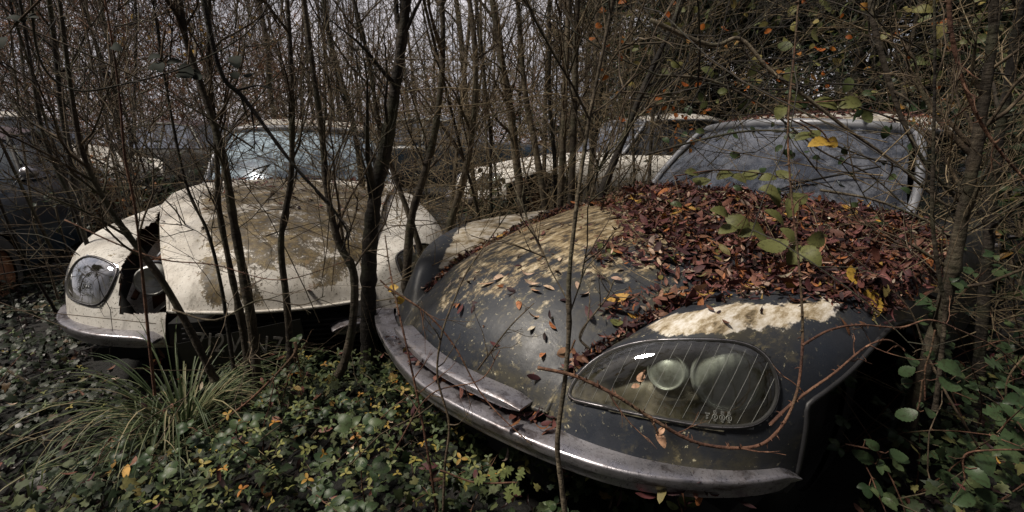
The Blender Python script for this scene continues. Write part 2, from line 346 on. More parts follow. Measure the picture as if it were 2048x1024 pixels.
# ---------------------------------------------------------------- the old saloon with the faired-in lamps
FN = [  # fender net: rows bottom -> crown -> gutter, columns lip -> corner -> side -> cowl
 [(.37,.08,.36),(.48,.10,.36),(.60,.16,.36),(.72,.26,.36),(.80,.38,.34),(.86,.55,.25),(.875,.95,.25),(.875,1.4,.25),(.87,1.93,.25)],
 [(.38,.02,.40),(.50,.04,.40),(.635,.095,.40),(.76,.20,.40),(.84,.34,.40),(.885,.55,.40),(.893,.95,.40),(.893,1.4,.40),(.89,1.93,.40)],
 [(.38,.03,.46),(.50,.055,.49),(.635,.11,.50),(.765,.21,.50),(.85,.35,.50),(.895,.56,.50),(.905,.95,.50),(.905,1.4,.50),(.90,1.93,.50)],
 [(.38,.045,.50),(.50,.09,.57),(.63,.15,.60),(.765,.25,.61),(.85,.38,.61),(.90,.57,.61),(.91,.95,.61),(.91,1.4,.61),(.905,1.93,.61)],
 [(.38,.07,.535),(.495,.125,.635),(.625,.21,.70),(.745,.31,.71),(.825,.43,.715),(.88,.61,.72),(.90,.97,.72),(.895,1.4,.72),(.89,1.93,.73)],
 [(.385,.10,.56),(.485,.18,.665),(.60,.30,.745),(.705,.42,.775),(.775,.55,.79),(.82,.76,.80),(.84,1.08,.815),(.845,1.45,.83),(.845,1.93,.85)],
 [(.388,.13,.575),(.46,.245,.665),(.535,.38,.74),(.60,.54,.775),(.65,.70,.795),(.69,.92,.82),(.71,1.2,.835),(.745,1.52,.865),(.77,1.93,.89)],
 [(.39,.15,.585),(.43,.30,.650),(.46,.46,.705),(.487,.62,.745),(.522,.80,.775),(.562,1.02,.818),(.602,1.30,.858),(.642,1.6,.897),(.685,1.93,.925)],
 [(.36,.15,.55),(.40,.30,.60),(.43,.46,.65),(.457,.62,.69),(.492,.80,.72),(.532,1.02,.76),(.572,1.30,.80),(.612,1.6,.84),(.655,1.93,.87)]]
FG = net(np.array(FN), 12, 24)            # [97, 193, 3]
def normals(G):
    du = np.gradient(G, axis=0); dv = np.gradient(G, axis=1); n = np.cross(dv, du); n /= np.linalg.norm(n, axis=2, keepdims=True)+1e-12
    return n
FNm = normals(FG)
if FNm[40, 120, 0] < 0: FNm = -FNm        # outward
HL = [(1138,790),(1150,765),(1172,738),(1215,708),(1262,692),(1320,683),(1400,681),(1468,684),(1510,696),(1535,718),(1550,750),(1555,785),(1545,818),(1520,842),(1490,853),(1430,853),(1350,841),(1260,824),(1190,809),(1148,800)]
_im = toimg(xf(POSE_R, FG)); _front = np.zeros(FG.shape[:2], bool); _front[10:70, :115] = True
HLSQ = [(1296,790),(1296,740),(1302,706),(1325,689),(1400,681),(1468,684),(1510,696),(1535,718),(1550,750),(1555,785),(1545,818),(1520,842),(1490,853),(1430,853),(1350,847),(1308,832)]
def on_fender(px, py):
    """point and normal of the fender surface under a photo pixel (solves the lamp outline once, in car space)"""
    d = np.hypot(_im[..., 0]-px, _im[..., 1]-py)+np.where(_front, 0, 1e4)
    i = np.argsort(d.ravel())[:4]; wgt = 1/(d.ravel()[i]+.5)
    return (FG.reshape(-1, 3)[i]*wgt[:, None]).sum(0)/wgt.sum(), FNm.reshape(-1, 3)[i].mean(0)
def outline(HL):
    HLM = inpoly(_im, HL) & _front; R_ = []
    for k in range(len(HL)):
        a, b = HL[k], HL[(k+1) % len(HL)]
        for q in range(3): R_.append(on_fender(a[0]+(b[0]-a[0])*q/3, a[1]+(b[1]-a[1])*q/3))
    P = np.array([p for p, n in R_]); N = np.array([n for p, n in R_])
    for _ in range(3): P = (np.roll(P, 1, 0)+2*P+np.roll(P, -1, 0))/4; N = (np.roll(N, 1, 0)+2*N+np.roll(N, -1, 0))/4
    N /= np.linalg.norm(N, axis=1, keepdims=True)
    dist = np.min(np.linalg.norm(FG[:, :, None]-P[None, None], axis=3), 2)
    qm = HLM[:-1, :-1] & HLM[1:, :-1] & HLM[:-1, 1:] & HLM[1:, 1:]
    anym = HLM[:-1, :-1] | HLM[1:, :-1] | HLM[:-1, 1:] | HLM[1:, 1:]
    return P, N, dist, qm, anym
OUT_WIDE = outline(HL); OUT_SQ = outline(HLSQ)
HE = np.array([(.375,.03,.475),(.38,.07,.53),(.39,.14,.587),(.43,.30,.668),(.487,.62,.760),(.522,.80,.795),(.562,1.02,.835),(.602,1.30,.874),(.642,1.60,.912),(.68,1.91,.940)])
HC = np.array([(-.015,.462),(.015,.56),(.085,.645),(.24,.745),(.5,.825),(.7,.866),(.95,.908),(1.2,.94),(1.45,.963),(1.70,.980)])
HEd = cr(HE, 12); HCd = cr(HC, 12)
_x = np.linspace(-1, 1, 81)
def hood_grid():
    x = _x[None, :]; g = np.abs(x)
    T = HEd[:, 0][:, None]*np.sign(x)*g
    s = HCd[:, 0][:, None]+(HEd[:, 1]-HCd[:, 0])[:, None]*g**2
    z = HCd[:, 1][:, None]+(HEd[:, 2]-HCd[:, 1])[:, None]*g**2.3
    return np.stack([T, s, z], -1)
HG = hood_grid()
ROOF = [[(0,2.20,1.385),(0,2.45,1.445),(0,2.9,1.505),(0,3.4,1.49),(0,3.9,1.37),(0,4.15,1.27)],
        [(.25,2.225,1.383),(.26,2.46,1.440),(.28,2.9,1.497),(.28,3.4,1.48),(.27,3.88,1.362),(.25,4.12,1.26)],
        [(.45,2.27,1.375),(.47,2.49,1.418),(.50,2.9,1.465),(.50,3.4,1.45),(.46,3.85,1.345),(.43,4.08,1.245)],
        [(.55,2.325,1.352),(.575,2.54,1.375),(.60,2.9,1.392),(.60,3.4,1.382),(.55,3.80,1.305),(.50,4.0,1.22)]]
RG_ = net(np.array(ROOF), 6, 8); ROOFG = np.concatenate([RG_[::-1][:-1]*np.array([-1, 1, 1]), RG_])
def mirror(G): return np.asarray(G)*np.array([-1, 1, 1])
def wear_field(G, Mx, polys):
    im = toimg(xf(Mx, G)); wv = np.zeros(G.shape[:2])
    for val, poly in polys:
        wv = np.maximum(wv, inpoly(im, poly)*val)
    for _ in range(10):
        p = np.pad(wv, 1, mode='edge'); wv = (p[:-2, 1:-1]+p[2:, 1:-1]+p[1:-1, :-2]+p[1:-1, 2:]+2*wv)/6
    return wv
def bumper_mb(t0, t1, off=0., prof=None, n=60):
    B = cr(np.array([(-.93,.75),(-.905,.55),(-.875,.40),(-.80,.22),(-.66,.07),(-.5,-.01),(-.25,-.075),(0,-.105),(.25,-.075),(.5,-.01),(.66,.07),(.80,.22),(.875,.40),(.905,.55),(.93,.75)]), 8)
    k = (B[:, 0] >= t0) & (B[:, 0] <= t1); B = B[k]
    T = np.gradient(B, axis=0); T /= np.linalg.norm(T, axis=1, keepdims=True); N = np.stack([T[:, 1], -T[:, 0]], 1)
    prof = prof or [(-.06,.380),(-.010,.380),(-.002,.3805),(.001,.383),(.0015,.385),(.003,.4035),(.0035,.405),(.0125,.4085),(.0135,.410),(.0150,.4265),(.0148,.429),(.011,.4325),(.009,.4335),(-.012,.438),(-.06,.440)]
    G = np.array([[(b[0]+n_[0]*(o+off), b[1]+n_[1]*(o+off), z+.036*b[0]**2) for o, z in prof] for b, n_ in zip(B, N)])
    dl = np.cumsum(np.r_[0, np.linalg.norm(np.diff(B, axis=0), axis=1)]); de = np.minimum(dl, dl[-1]-dl); kk = np.sqrt(np.clip(de/.05, .04, 1))[:, None]; mz = G[..., 2].mean(1, keepdims=True); G[..., 2] = mz+(G[..., 2]-mz)*kk
    m = MB(); m.grid(G)
    for e_, fl in ((0, False), (-1, True)):
        ring = G[e_]; m.add(ring, [np.array([list(range(len(ring)))[::(1 if fl else -1)]])])
    return m
def make_wheel(parent, c, r=.33, wd=.15, rimcol='rust'):
    """tyre with rim, axle along x"""
    prof = [(-.5, .60), (-.5, .90), (-.35, .99), (0, 1.0), (.35, .99), (.5, .90), (.5, .60)]
    th = np.linspace(0, 2*np.pi, 33)
    G = np.array([[(c[0]+a*wd, c[1]+math.cos(t)*r*b, c[2]+math.sin(t)*r*b) for a, b in prof] for t in th])
    ty = MB().grid(G).build('wheel', M['rubber'], parent)
    sg = 1 if c[0] > 0 else -1
    p2 = [(.40, .61), (.30, .58), (.25, .45), (.34, .30), (.36, .18), (.40, .12), (.41, .001)]
    G2 = np.array([[(c[0]+sg*a*wd, c[1]+math.cos(t)*r*b, c[2]+math.sin(t)*r*b) for a, b in p2] for t in th])
    MB().grid(G2).build('rim', M[rimcol], ty)
    return ty
def text_obj(s, size, loc, rot, mat, parent, name, ext=.0008, space=1):
    c = bpy.data.curves.new(name, 'FONT'); c.body = s; c.size = size; c.extrude = ext; c.align_x = 'CENTER'; c.align_y = 'CENTER'; c.space_character = space; c.materials.append(mat)
    q = bpy.data.objects.new(name, c); COL.objects.link(q)
    me = bpy.data.meshes.new_from_object(q.evaluated_get(bpy.context.evaluated_depsgraph_get())); bpy.data.objects.remove(q)
    o = bpy.data.objects.new(name, me); COL.objects.link(o); o.parent = parent
    if isinstance(rot, Matrix): o.matrix_local = Matrix.Translation(loc) @ rot.to_4x4()
    else: o.location = loc; o.rotation_euler = rot
    return o
def frame_from(n, upv=(0, 0, 1)):
    z = Vector(n).normalized(); x = Vector(upv).cross(z).normalized(); y = z.cross(x)
    return Matrix((x, y, z)).transposed()
def make_ds(name, Mx, paint, fpaint=None, roofmat=None, wears=None, ws='ws', hood_shift=None, bumpers=((-.68, .862),), rightshift=0, detail=False, sideg='side', leftfender=0, square=False, torn=False, lamps=(1, -1), leftscale=1., hpaint=None, glass_in=True):
    root = empty(name); root.matrix_world = Mx
    fpaint = fpaint or paint; wears = wears or {}; hpaint = hpaint or paint
    RIMP, RIMN, _dist, qm, anym = OUT_SQ if square else OUT_WIDE
    # fenders, arch and lamp opening cut out of the panel
    cen = (FG[:-1, :-1]+FG[1:, 1:])/2
    zc = lambda q: .60+.125*np.sin(np.pi*np.clip((q-.36)/.92, 0, 1))
    arch = (cen[..., 1] > .37) & (cen[..., 1] < 1.28) & (cen[..., 2] < zc(cen[..., 1])) & (cen[..., 2] > .40*0) & (cen[..., 0] > .78)
    for sd_ in (1, -1):
        G = FG if sd_ > 0 else mirror(FG)
        if sd_ < 0 and leftscale != 1: G = G.copy(); gt = np.interp(G[..., 1], HE[:, 1], HE[:, 0]); G[..., 0] = np.where(-G[..., 0] > gt, -(gt+(-G[..., 0]-gt)*leftscale), G[..., 0])
        if sd_ < 0 and leftfender: G = G+np.array([-leftfender, -.02, -.01])
        sh = np.array([-leftfender, -.02, -.01])*(sd_ < 0) if leftfender else np.zeros(3)
        wv = wear_field(G, Mx, wears.get('fender', []))
        keep = (~qm if sd_ in lamps else True) & ~arch
        if torn and sd_ < 0: keep &= ~((cen[..., 0] < .525+.17*cen[..., 1]+.012*np.sin(cen[..., 1]*13)) & (cen[..., 1] < 1.35) & (cen[..., 2] > .52))
        f = MB().grid(G, keep, wv, flip=sd_ < 0).build('front_fender', fpaint, root, attr=True)
        if torn and sd_ < 0: MB().grid(G-mirror(FNm)*.007, keep).grid(G-mirror(FNm)*.0035, keep & np.pad(~keep, 1)[:-2, 1:-1] | keep & np.pad(~keep, 1)[2:, 1:-1] | keep & np.pad(~keep, 1)[1:-1, :-2]).build('inner_skin', M['rust'], f)
        # folded lip of the arch
        A = []
        for q, zq in [(.37, z) for z in np.linspace(.38, .59, 10)]+[(q, zc(q)) for q in np.linspace(.37, 1.27, 40)]:
            d = np.abs(FG[:, :, 1]-q)*2+np.abs(FG[:, :, 2]-zq)*2+(FG[:, :, 0] < .8)*9; i = np.argsort(d.ravel())[:5]; A.append(FG.reshape(-1, 3)[i].mean(0))
        A = np.array(A); A[1:-1] = (A[:-2]+2*A[1:-1]+A[2:])/4
        MB().tubes(A*np.array([sd_, 1, 1])+sh, .007, 5).build('arch_lip', M['dark_metal'], f)
        mir = (lambda P: np.asarray(P)*np.array([sd_, 1, 1])+sh)
        if sd_ not in lamps: continue
        hl = empty('headlight'); hl.parent = root
        n = FNm
        bowl = FG - n*(.008+.10*(1-np.exp(-_dist/.035)))[..., None]
        hb = MB().grid(mir(bowl), anym).build('lamp_bowl', M['bowl'], hl)
        glass = FG + n*(.0035+.012*(1-np.exp(-_dist/.05)))[..., None]*1.0
        MB().grid(mir(glass), anym).build('lamp_glass', M['lamp_glass'], hl)
        ring = np.concatenate([RIMP, RIMP[:1]]); rn = np.concatenate([RIMN, RIMN[:1]])
        MB().tubes(mir(ring+rn*.004), .0062, 8).build('bezel', M['rubber'], hl)
        MB().tubes(mir(ring+rn*.0085), .0018, 6).build('chrome_ring', M['chrome'], hl)
        for (px, py, r, dep) in (((1452, 758, .070, .046), (1316, 744, .042, .070)) if not square else ((1440, 762, .082, .050),)):
            p, nn = on_fender(px, py); nn = nn*.6+np.array([0, -1, .05])*.4; nn /= np.linalg.norm(nn)
            c0 = p-nn*dep
            a_ = np.cross(nn, (0, 0, 1)); a_ /= np.linalg.norm(a_); b_ = np.cross(a_, nn)
            th2 = np.linspace(0, 2*np.pi, 37)
            pr = [(1.14, -.03), (1.14, .002), (1.05, .010), (1.0, .004), (.97, .001), (.85, .004), (.6, .009), (.3, .012), (.001, .013)]
            Gd = np.array([[c0+(a_*math.cos(t)+b_*math.sin(t))*r*q+nn*h for q, h in pr] for t in th2])
            MB().grid(mir(Gd)).build('lamp', M['refl'], hl)
        if detail and sd_ > 0:
            m = MB()
            for k in range(17):     # the fine pale lines drawn across the glass
                x0 = 1128+k*28; a0 = (x0+95, 675); a1 = (x0-5, 870); pts = []
                for q in np.linspace(0, 1, 40):
                    X, Y = a0[0]+(a1[0]-a0[0])*q, a0[1]+(a1[1]-a0[1])*q
                    if inpoly(np.array([[X, Y]]), HL)[0]:
                        p, nn = on_fender(X, Y); dd = np.min(np.linalg.norm(RIMP-p, axis=1))
                        pts.append(p+nn*(.0044+.012*(1-math.exp(-dd/.05))))
                if len(pts) > 5:
                    pts = np.array(pts)
                    for _ in range(6): pts[1:-1] = (pts[:-2]+2*pts[1:-1]+pts[2:])/4
                    m.tubes(pts[1:-1], .00034, 4)
            m.build('glass_lines', M['lines'], hl)
            mk = MB()
            for q, px in enumerate((1428, 1443, 1456)):
                p, nn = on_fender(px, 833+q); c0 = p+nn*(.0052+.012*(1-math.exp(-np.min(np.linalg.norm(RIMP-p, axis=1))/.05)))
                F = frame_from(nn); X, Y = np.array(F.col[0]), np.array(F.col[1])
                th2 = np.linspace(0, 2*np.pi, 21)
                mk.tubes(np.array([c0+(X*math.cos(t)+Y*math.sin(t))*.0055 for t in th2]), .0005, 4)
                for z0 in (.0105,):
                    b4 = [(-1, -1), (1, -1), (1, 1), (-1, 1), (-1, -1)]
                    mk.tubes(np.array([c0+X*u*.003+Y*(z0+v*.003) for u, v in b4]), .0004, 4)
                Fr = Matrix(F)
                text_obj('E', .008, Vector(c0+nn*.0003), Fr, M['lines'], hl, 'approval_mark', .0002)
                text_obj('ADR'[q], .005, Vector(c0+Y*.0105), Fr, M['lines'], hl, 'approval_mark', .0002)
                text_obj(('174', '101', '178')[q], .004, Vector(c0-Y*.0085), Fr, M['lines'], hl, 'approval_mark', .0002)
                if q == 0:
                    for j, tx in enumerate(('H1/B', 'EP', 'SP')):
                        text_obj(tx, .005, Vector(c0-X*.016+Y*(.005-.005*j)), Fr, M['lines'], hl, 'approval_mark', .0002)
            mk.build('approval_rings', M['lines'], hl)
    # bonnet
    Hg = HG.copy()
    if hood_shift is not None: Hg = hood_shift(Hg)
    wv = wear_field(Hg, Mx, wears.get('hood', []))
    MB().grid(Hg, None, wv).grid(Hg-np.array([0, 0, .012]), None, wv, flip=True).add(
        np.concatenate([Hg[0], Hg[0]-np.array([0, 0, .012])]), [np.array([[i, i+1, i+82, i+81] for i in range(80)])]).build('hood', hpaint, root, attr=True)
    m = MB()
    for x in (0, -1): m.tubes(Hg[:, x]-np.array([0, 0, .006]), .008, 6)
    m.tubes(Hg[0]-np.array([0, 0, .006]), .008, 6)
    m.build('hood_edge', hpaint, root, attr=True)
    # bumper
    for b in bumpers:
        bo = bumper_mb(*b).build('bumper', M['chrome'], root)
    if len(bumpers) == 1:
        bumper_mb(-.37, .37, -.03, [(-.05,.458),(-.002,.458),(.000,.4585),(.008,.463),(.009,.4645),(.007,.479),(.006,.4805),(-.006,.487),(-.008,.4875),(-.05,.492)]).build('upper_trim', M['chrome'], root)
    # front recess and floor
    m = MB(); m.box((0, .22, .33), (.74, .30, .24)); m.box((0, 2.3, .26), (1.5, 4.0, .06)); m.box((0, 1.95, .55), (1.5, .04, .62)); m.box((0, .55, .40), (1.0, .5, .12))
    m.box((0, 4.0, .55), (1.35, 1.2, .4)); m.build('chassis', M['black'], root, False)
    # doors, sills, tail
    sec = [(.86, .25), (.90, .42), (.905, .55), (.90, .68), (.875, .78), (.83, .86), (.76, .91), (.685, .935)]
    for sd_ in (1, -1):
        for (s0, s1, nm) in ((1.94, 2.93, 'door'), (2.945, 3.72, 'door')):
            ss = np.linspace(s0, s1, 10)
            G = np.array([[(sd_*(t-.02*max(0, s-2.6)), s, z) for s in ss] for t, z in sec])
            d = MB().grid(G).build(nm, fpaint, root, attr=True)
            MB().tubes(np.array([(sd_*.90, s1-.18, .80), (sd_*.915, s1-.17, .80), (sd_*.915, s1-.06, .80), (sd_*.90, s1-.05, .80)]), .009, 6).build('handle', M['chrome'], d)
            tb, tt = (.70, .57)
            a0 = (1.97, 2.36) if s0 < 2 else (2.95, 2.93); a1 = (2.92, 2.90) if s0 < 2 else (3.70, 3.62)
            Wn = np.array([[(sd_*(tb+(tt-tb)*v+.012*math.sin(v*3.1)), (a0[0]*(1-u)+a1[0]*u)*(1-v)+(a0[1]*(1-u)+a1[1]*u)*v, .937+v*(.415-.03*abs(u-.5))) for u in np.linspace(0, 1, 6)] for v in np.linspace(0, 1, 6)])
            MB().grid(Wn).build('window', M[sideg], d)
        # quarter and rear wing
        st = [(3.73, .895, .935), (4.0, .865, .93), (4.3, .80, .90), (4.6, .71, .83), (4.8, .62, .74), (4.86, .45, .60)]
        G = np.array([[(sd_*wd*(t/.905), s, .25+(z-.25)*(zt-.25)/.685) for s, wd, zt in st] for t, z in sec]); G = cr(G, 3)
        MB().grid(G).build('rear_wing', fpaint, root, attr=True)
        Q = np.array([[(sd_*.68, 3.72, .935), (sd_*.66, 4.0, .93), (sd_*.60, 4.25, .93)], [(sd_*.575, 3.63, 1.35), (sd_*.55, 3.80, 1.30), (sd_*.50, 4.0, 1.22)]])
        MB().grid(Q).build('rear_pillar', fpaint, root, attr=True)
        # pillars
        pil = MB(); pil.tubes(cr(np.array([(sd_*.675, 1.93, .94), (sd_*.655, 2.08, 1.10), (sd_*.60, 2.25, 1.28), (sd_*.55, 2.335, 1.355)]), 6), .021, 8)
        pil.build('windscreen_pillar', M['grey_metal'], root)
        MB().tubes(np.array([(sd_*.69, 2.935, .93), (sd_*.575, 2.915, 1.37)]), .014, 6).build('door_pillar', M['black'], root)
        MB().tubes(cr(np.array([(sd_*.55, 2.335, 1.352), (sd_*.60, 2.9, 1.385), (sd_*.60, 3.4, 1.375), (sd_*.5, 4.0, 1.215)]), 6), .014, 6).build('roof_gutter', M['grey_metal'], root)
        make_wheel(root, (sd_*.70, .86, .33), rimcol='black' if detail else 'rust'); make_wheel(root, (sd_*.66, 3.99, .33))
    bt = np.array([[(x*.66, 4.25+.0*x*x, .93), (x*.6, 4.5, .87), (x*.58, 4.75, .76), (x*.52, 4.87, .55), (x*.5, 4.87, .3)] for x in np.linspace(-1, 1, 9)])
    MB().grid(bt).build('boot_lid', fpaint, root, attr=True)
    rw = np.array([[(x*.50, 4.0+.15*(1-x*x), 1.22+.05*(1-x*x)), (x*.62, 4.27+.05*(1-x*x), .925)] for x in np.linspace(-1, 1, 9)])
    MB().grid(rw).build('rear_window', M['side'], root)
    # roof, header, windscreen
    wr = wear_field(ROOFG, Mx, wears.get('roof', []))
    MB().grid(ROOFG, None, wr).build('roof', roofmat or paint, root, attr=True)
    xs = np.linspace(-1, 1, 41)
    MB().tubes(np.array([(x*.545, 2.185+.145*x*x, 1.378-.026*abs(x)**3) for x in xs]), .027, 8).tubes(np.array([(x*.53, 2.175+.145*x*x, 1.352-.024*abs(x)**3) for x in xs]), .012, 6).build('roof_header', M['grey_metal'], root)
    W_ = np.array([[(x*(.665*(1-v)+.535*v), (1.70+.245*x*x)*(1-v)+(2.185+.145*x*x)*v-.035*math.sin(v*math.pi), (.975-.03*x*x)*(1-v)+(1.372-.026*abs(x)**3)*v) for x in xs] for v in np.linspace(0, 1, 17)])
    MB().grid(W_).build('windscreen', M[ws], root)
    MB().tubes(np.array([(x*.67, 1.685+.245*x*x, .972-.03*x*x) for x in xs]), .014, 6).build('windscreen_seal', M['rubber'], root)
    for t0 in (-.42, .12):
        m = MB(); m.tubes(np.array([(t0, 1.70+.245*(t0/.66)**2, .985), (t0+.12, 1.80, 1.06), (t0+.34, 1.93, 1.14)]), .0045, 5)
        m.tubes(np.array([(t0+.10, 1.775, 1.055), (t0+.40, 1.98, 1.165)]), .005, 5)
        m.build('wiper', M['black'], root)
    # inside
    xs2 = np.linspace(-1, 1, 13)
    D_ = np.array([[(x*.64, 1.78+.2*x*x, .95), (x*.64, 2.0+.1*x*x, .955), (x*.64, 2.12, .92), (x*.64, 2.16, .78), (x*.64, 2.14, .45)] for x in xs2])
    MB().grid(D_).build('dashboard', M['interior'], root)
    th = np.linspace(0, 2*np.pi, 25); F = np.array(frame_from((0, .85, .5)))
    m = MB(); m.tubes(np.array([F@np.array([.2*math.cos(t), .2*math.sin(t), 0])+np.array([.33, 2.28, .93]) for t in th]), .011, 6); m.tubes(np.array([(.33, 2.28, .93), (.33, 2.1, .84)]), .02, 6)
    m.build('steering_wheel', M['black'], root)
    for (t0, s0, wd) in ((-.34, 2.75, .5), (.34, 2.75, .5), (0, 3.65, 1.2)):
        g = []
        for v, (ds, z, k) in enumerate([(-.5, .30, .9), (-.5, .48, .96), (-.2, .50, 1), (.0, .50, 1), (.10, .75, 1), (.17, 1.00, .97), (.22, 1.12, .8), (.28, 1.10, .7), (.25, .45, .9)]):
            g.append([(t0+x*wd/2*k, s0+ds-.04*math.cos(x*1.5)*(v > 3), z-.05*abs(x)**4) for x in np.linspace(-1, 1, 9)])
        MB().grid(np.array(g)).build('seat', M['seat'], root)
    return root

# ---------------------------------------------------------------- plainer old saloon for the cars behind
def make_saloon(name, Mx, paint, roofm, pill, glass='side', h=1.0, L_=4.3, bumper=True):
    root = empty(name); root.matrix_world = Mx
    st = np.array([(0, .50, .62), (.06, .62, .70), (.22, .72, .78), (.6, .77, .85), (1.1, .80, .90), (1.6, .81, .925), (2.6, .82, .93), (3.4, .80, .92), (3.9, .74, .87), (4.2, .66, .77), (4.3, .5, .6)])
    st[:, 0] *= L_/4.3; st = cr(st, 5)
    cs = [(.95, .25, 0), (1, .42, 0), (1.0, .60, 0), (.98, 0, -.12), (.93, 0, -.05), (.84, 0, -.005), (.62, 0, .012), (.35, 0, .022), (0, 0, .03)]
    def row(s, w_, zt): return [(w_*k, s, (z0 if z0 else zt)+dz if not (z0 and z0 > zt-.14) else zt-.14) for k, z0, dz in cs]
    H = np.array([row(*q) for q in st]); G = np.concatenate([H, mirror(H)[:, ::-1][:, 1:]], 1)
    c = (G[:-1, :-1]+G[1:, 1:])/2
    arch = np.zeros(c.shape[:2], bool)
    for s0 in (.82, 3.35): arch |= (((c[..., 1]-s0)**2+(c[..., 2]-.30)**2) < .36**2) & (np.abs(c[..., 0]) > .6)
    hoodm = (c[..., 1] < 1.62) & (np.abs(c[..., 0]) < .60)
    MB().grid(G, ~arch & ~hoodm).build('body', paint, root, attr=True)
    MB().grid(G+np.array([0, 0, .006]), hoodm).build('hood', paint, root, attr=True)
    front = np.array([[(x*.5, .0-.03*(1-x*x), z) for z in (.27, .4, .52, .62)] for x in np.linspace(-1, 1, 9)])
    MB().grid(front).build('grille', M['chrome'], root)
    m = MB(); m.box((0, 2.2, .26), (1.4, 3.9, .08)); m.box((0, 1.7, .6), (1.4, .04, .6)); m.build('chassis', M['black'], root, False)
    Rg = np.array([[(x*w_, s, z-.075*abs(x)**2.6) for x in np.linspace(-1, 1, 17)] for s, w_, z in cr(np.array([(2.02, .56, 1.33*h), (2.3, .60, 1.385*h), (2.8, .61, 1.40*h), (3.2, .58, 1.37*h), (3.5, .53, 1.29*h)]), 5)])
    MB().grid(Rg).build('roof', roofm, root, attr=True)
    ws_ = np.array([[(x*(.68*(1-v)+.55*v), (1.58+.14*x*x)*(1-v)+(2.0+.05*x*x)*v, .94*(1-v)+(1.33*h-.06*x*x)*v) for x in np.linspace(-1, 1, 11)] for v in (0, .3, .6, 1)])
    MB().grid(ws_).build('windscreen', M[glass], root)
    rw = np.array([[(x*(.62*(1-v)+.52*v), 3.75*(1-v)+3.52*v, .93*(1-v)+(1.28*h-.06*x*x)*v) for x in np.linspace(-1, 1, 9)] for v in (0, .5, 1)])
    MB().grid(rw).build('rear_window', M[glass], root)
    for sd_ in (1, -1):
        for a, b in ((((1.74, .925), (2.55, .925)), ((2.06, 1.27*h), (2.55, 1.325*h))), (((2.60, .925), (3.45, .925)), ((2.60, 1.325*h), (3.35, 1.24*h)))):
            Wn = np.array([[(sd_*(.73 if v == 0 else .585), (p[0][0]*(1-u)+p[1][0]*u), (p[0][1]*(1-u)+p[1][1]*u)) for u in np.linspace(0, 1, 4)] for v, p in ((0, a), (1, b))])
            MB().grid(Wn).build('window', M[glass], root)
        for P in (((.71, 1.70, .92), (.56, 2.04, 1.275*h)), ((.735, 2.575, .92), (.595, 2.575, 1.33*h)), ((.70, 3.52, .92), (.54, 3.45, 1.22*h))):
            MB().tubes(np.array([(sd_*P[0][0], *P[0][1:]), (sd_*P[1][0], *P[1][1:])]), .017, 6).build('pillar', pill, root)
        MB().tubes(np.array([(sd_*.57, 2.03, 1.28*h), (sd_*.605, 2.4, 1.325*h), (sd_*.61, 2.8, 1.335*h), (sd_*.58, 3.2, 1.30*h), (sd_*.54, 3.5, 1.22*h)]), .013, 6).build('roof_gutter', pill, root)
        make_wheel(root, (sd_*.72, .82, .30), .30, .14, 'rust'); make_wheel(root, (sd_*.72, 3.35, .30), .30, .14, 'rust')
        th = np.linspace(0, 2*np.pi, 25)
        pr = [(1.15, .10), (1.15, -.02), (1.0, -.03), (.95, -.015), (.6, -.035), (.2, -.045), (.001, -.046)]
        Gd = np.array([[(sd_*.585+math.cos(t)*.085*q, .06+hh, .62+math.sin(t)*.085*q) for q, hh in pr] for t in th])
        MB().grid(Gd).build('headlight', M['refl'], root)
        MB().tubes(np.array([(sd_*.80, 2.42, .80), (sd_*.825, 2.42, .80), (sd_*.825, 2.52, .80), (sd_*.80, 2.53, .80)]), .01, 6).build('door_handle', M['chrome'], root)
    if bumper: 
        th = np.linspace(-1, 1, 25)
        MB().tubes(np.array([(x*.80, -.10+.35*x**4+.05*x*x, .40) for x in th]), .035, 8, cap=True).build('bumper', M['chrome'], root)
    g = []
    for v, (ds, z, k) in enumerate([(-.5, .30, .9), (-.5, .48, .96), (.0, .50, 1), (.10, .75, 1), (.17, 1.02, .97), (.24, 1.0, .9), (.25, .45, .9)]):
        g.append([(x*.6*k, 2.7+ds, z) for x in np.linspace(-1, 1, 9)])
    MB().grid(np.array(g)).build('seat', M['seat'], root)
    return root

# ================================================================ STRUCTURE: ground
def ground_z(x, y):
    x = np.asarray(x, float); y = np.asarray(y, float)
    return .03*np.sin(x*1.3+.5)*np.cos(y*1.1)+.02*np.sin(x*3.1+y*2.2)+.018*np.clip(y-5, 0, 60)-.03
gx = np.concatenate([np.linspace(-90, -8, 22)[:-1], np.linspace(-8, 8, 120), np.linspace(8, 90, 22)[1:]])
gy = np.concatenate([np.linspace(-30, -1, 10)[:-1], np.linspace(-1, 14, 120), np.linspace(14, 120, 24)[1:]])
XX, YY = np.meshgrid(gx, gy)
tag(MB().grid(np.stack([XX, YY, ground_z(XX, YY)], -1)).build('ground', M['ground']), kind='structure')

# ================================================================ CARS
R_WEAR = {'fender': [(1.0, [(1290,655),(1340,630),(1480,606),(1600,608),(1690,585),(1660,640),(1560,652),(1450,668),(1330,672)]), (.9, [(905,470),(960,425),(1060,405),(1110,410),(1000,470),(900,530),(875,545)])],
          'hood': [(.45, [(900,520),(1010,450),(1210,375),(1400,360),(1420,480),(1300,560),(1120,560),(960,600)]), (.8, [(1010,470),(1100,425),(1210,385),(1330,370),(1420,420),(1330,480),(1240,500),(1130,495),(1040,480)]), (.35, [(870,590),(900,560),(960,500),(1010,480),(1030,520),(960,580),(900,640)])],
          'roof': [(.8, [(1300,200),(2000,200),(2000,300),(1300,300)])]}
ds_r = make_ds('old_saloon', POSE_R, M['dark'], hpaint=M['dark_hood'], roofmat=M['white'], wears=R_WEAR, detail=True, lamps=(1,), leftscale=.68)
tag(ds_r, 'dark grey wrecked saloon in front with its hood under a pile of dead leaves', 'car', 'abandoned cars')
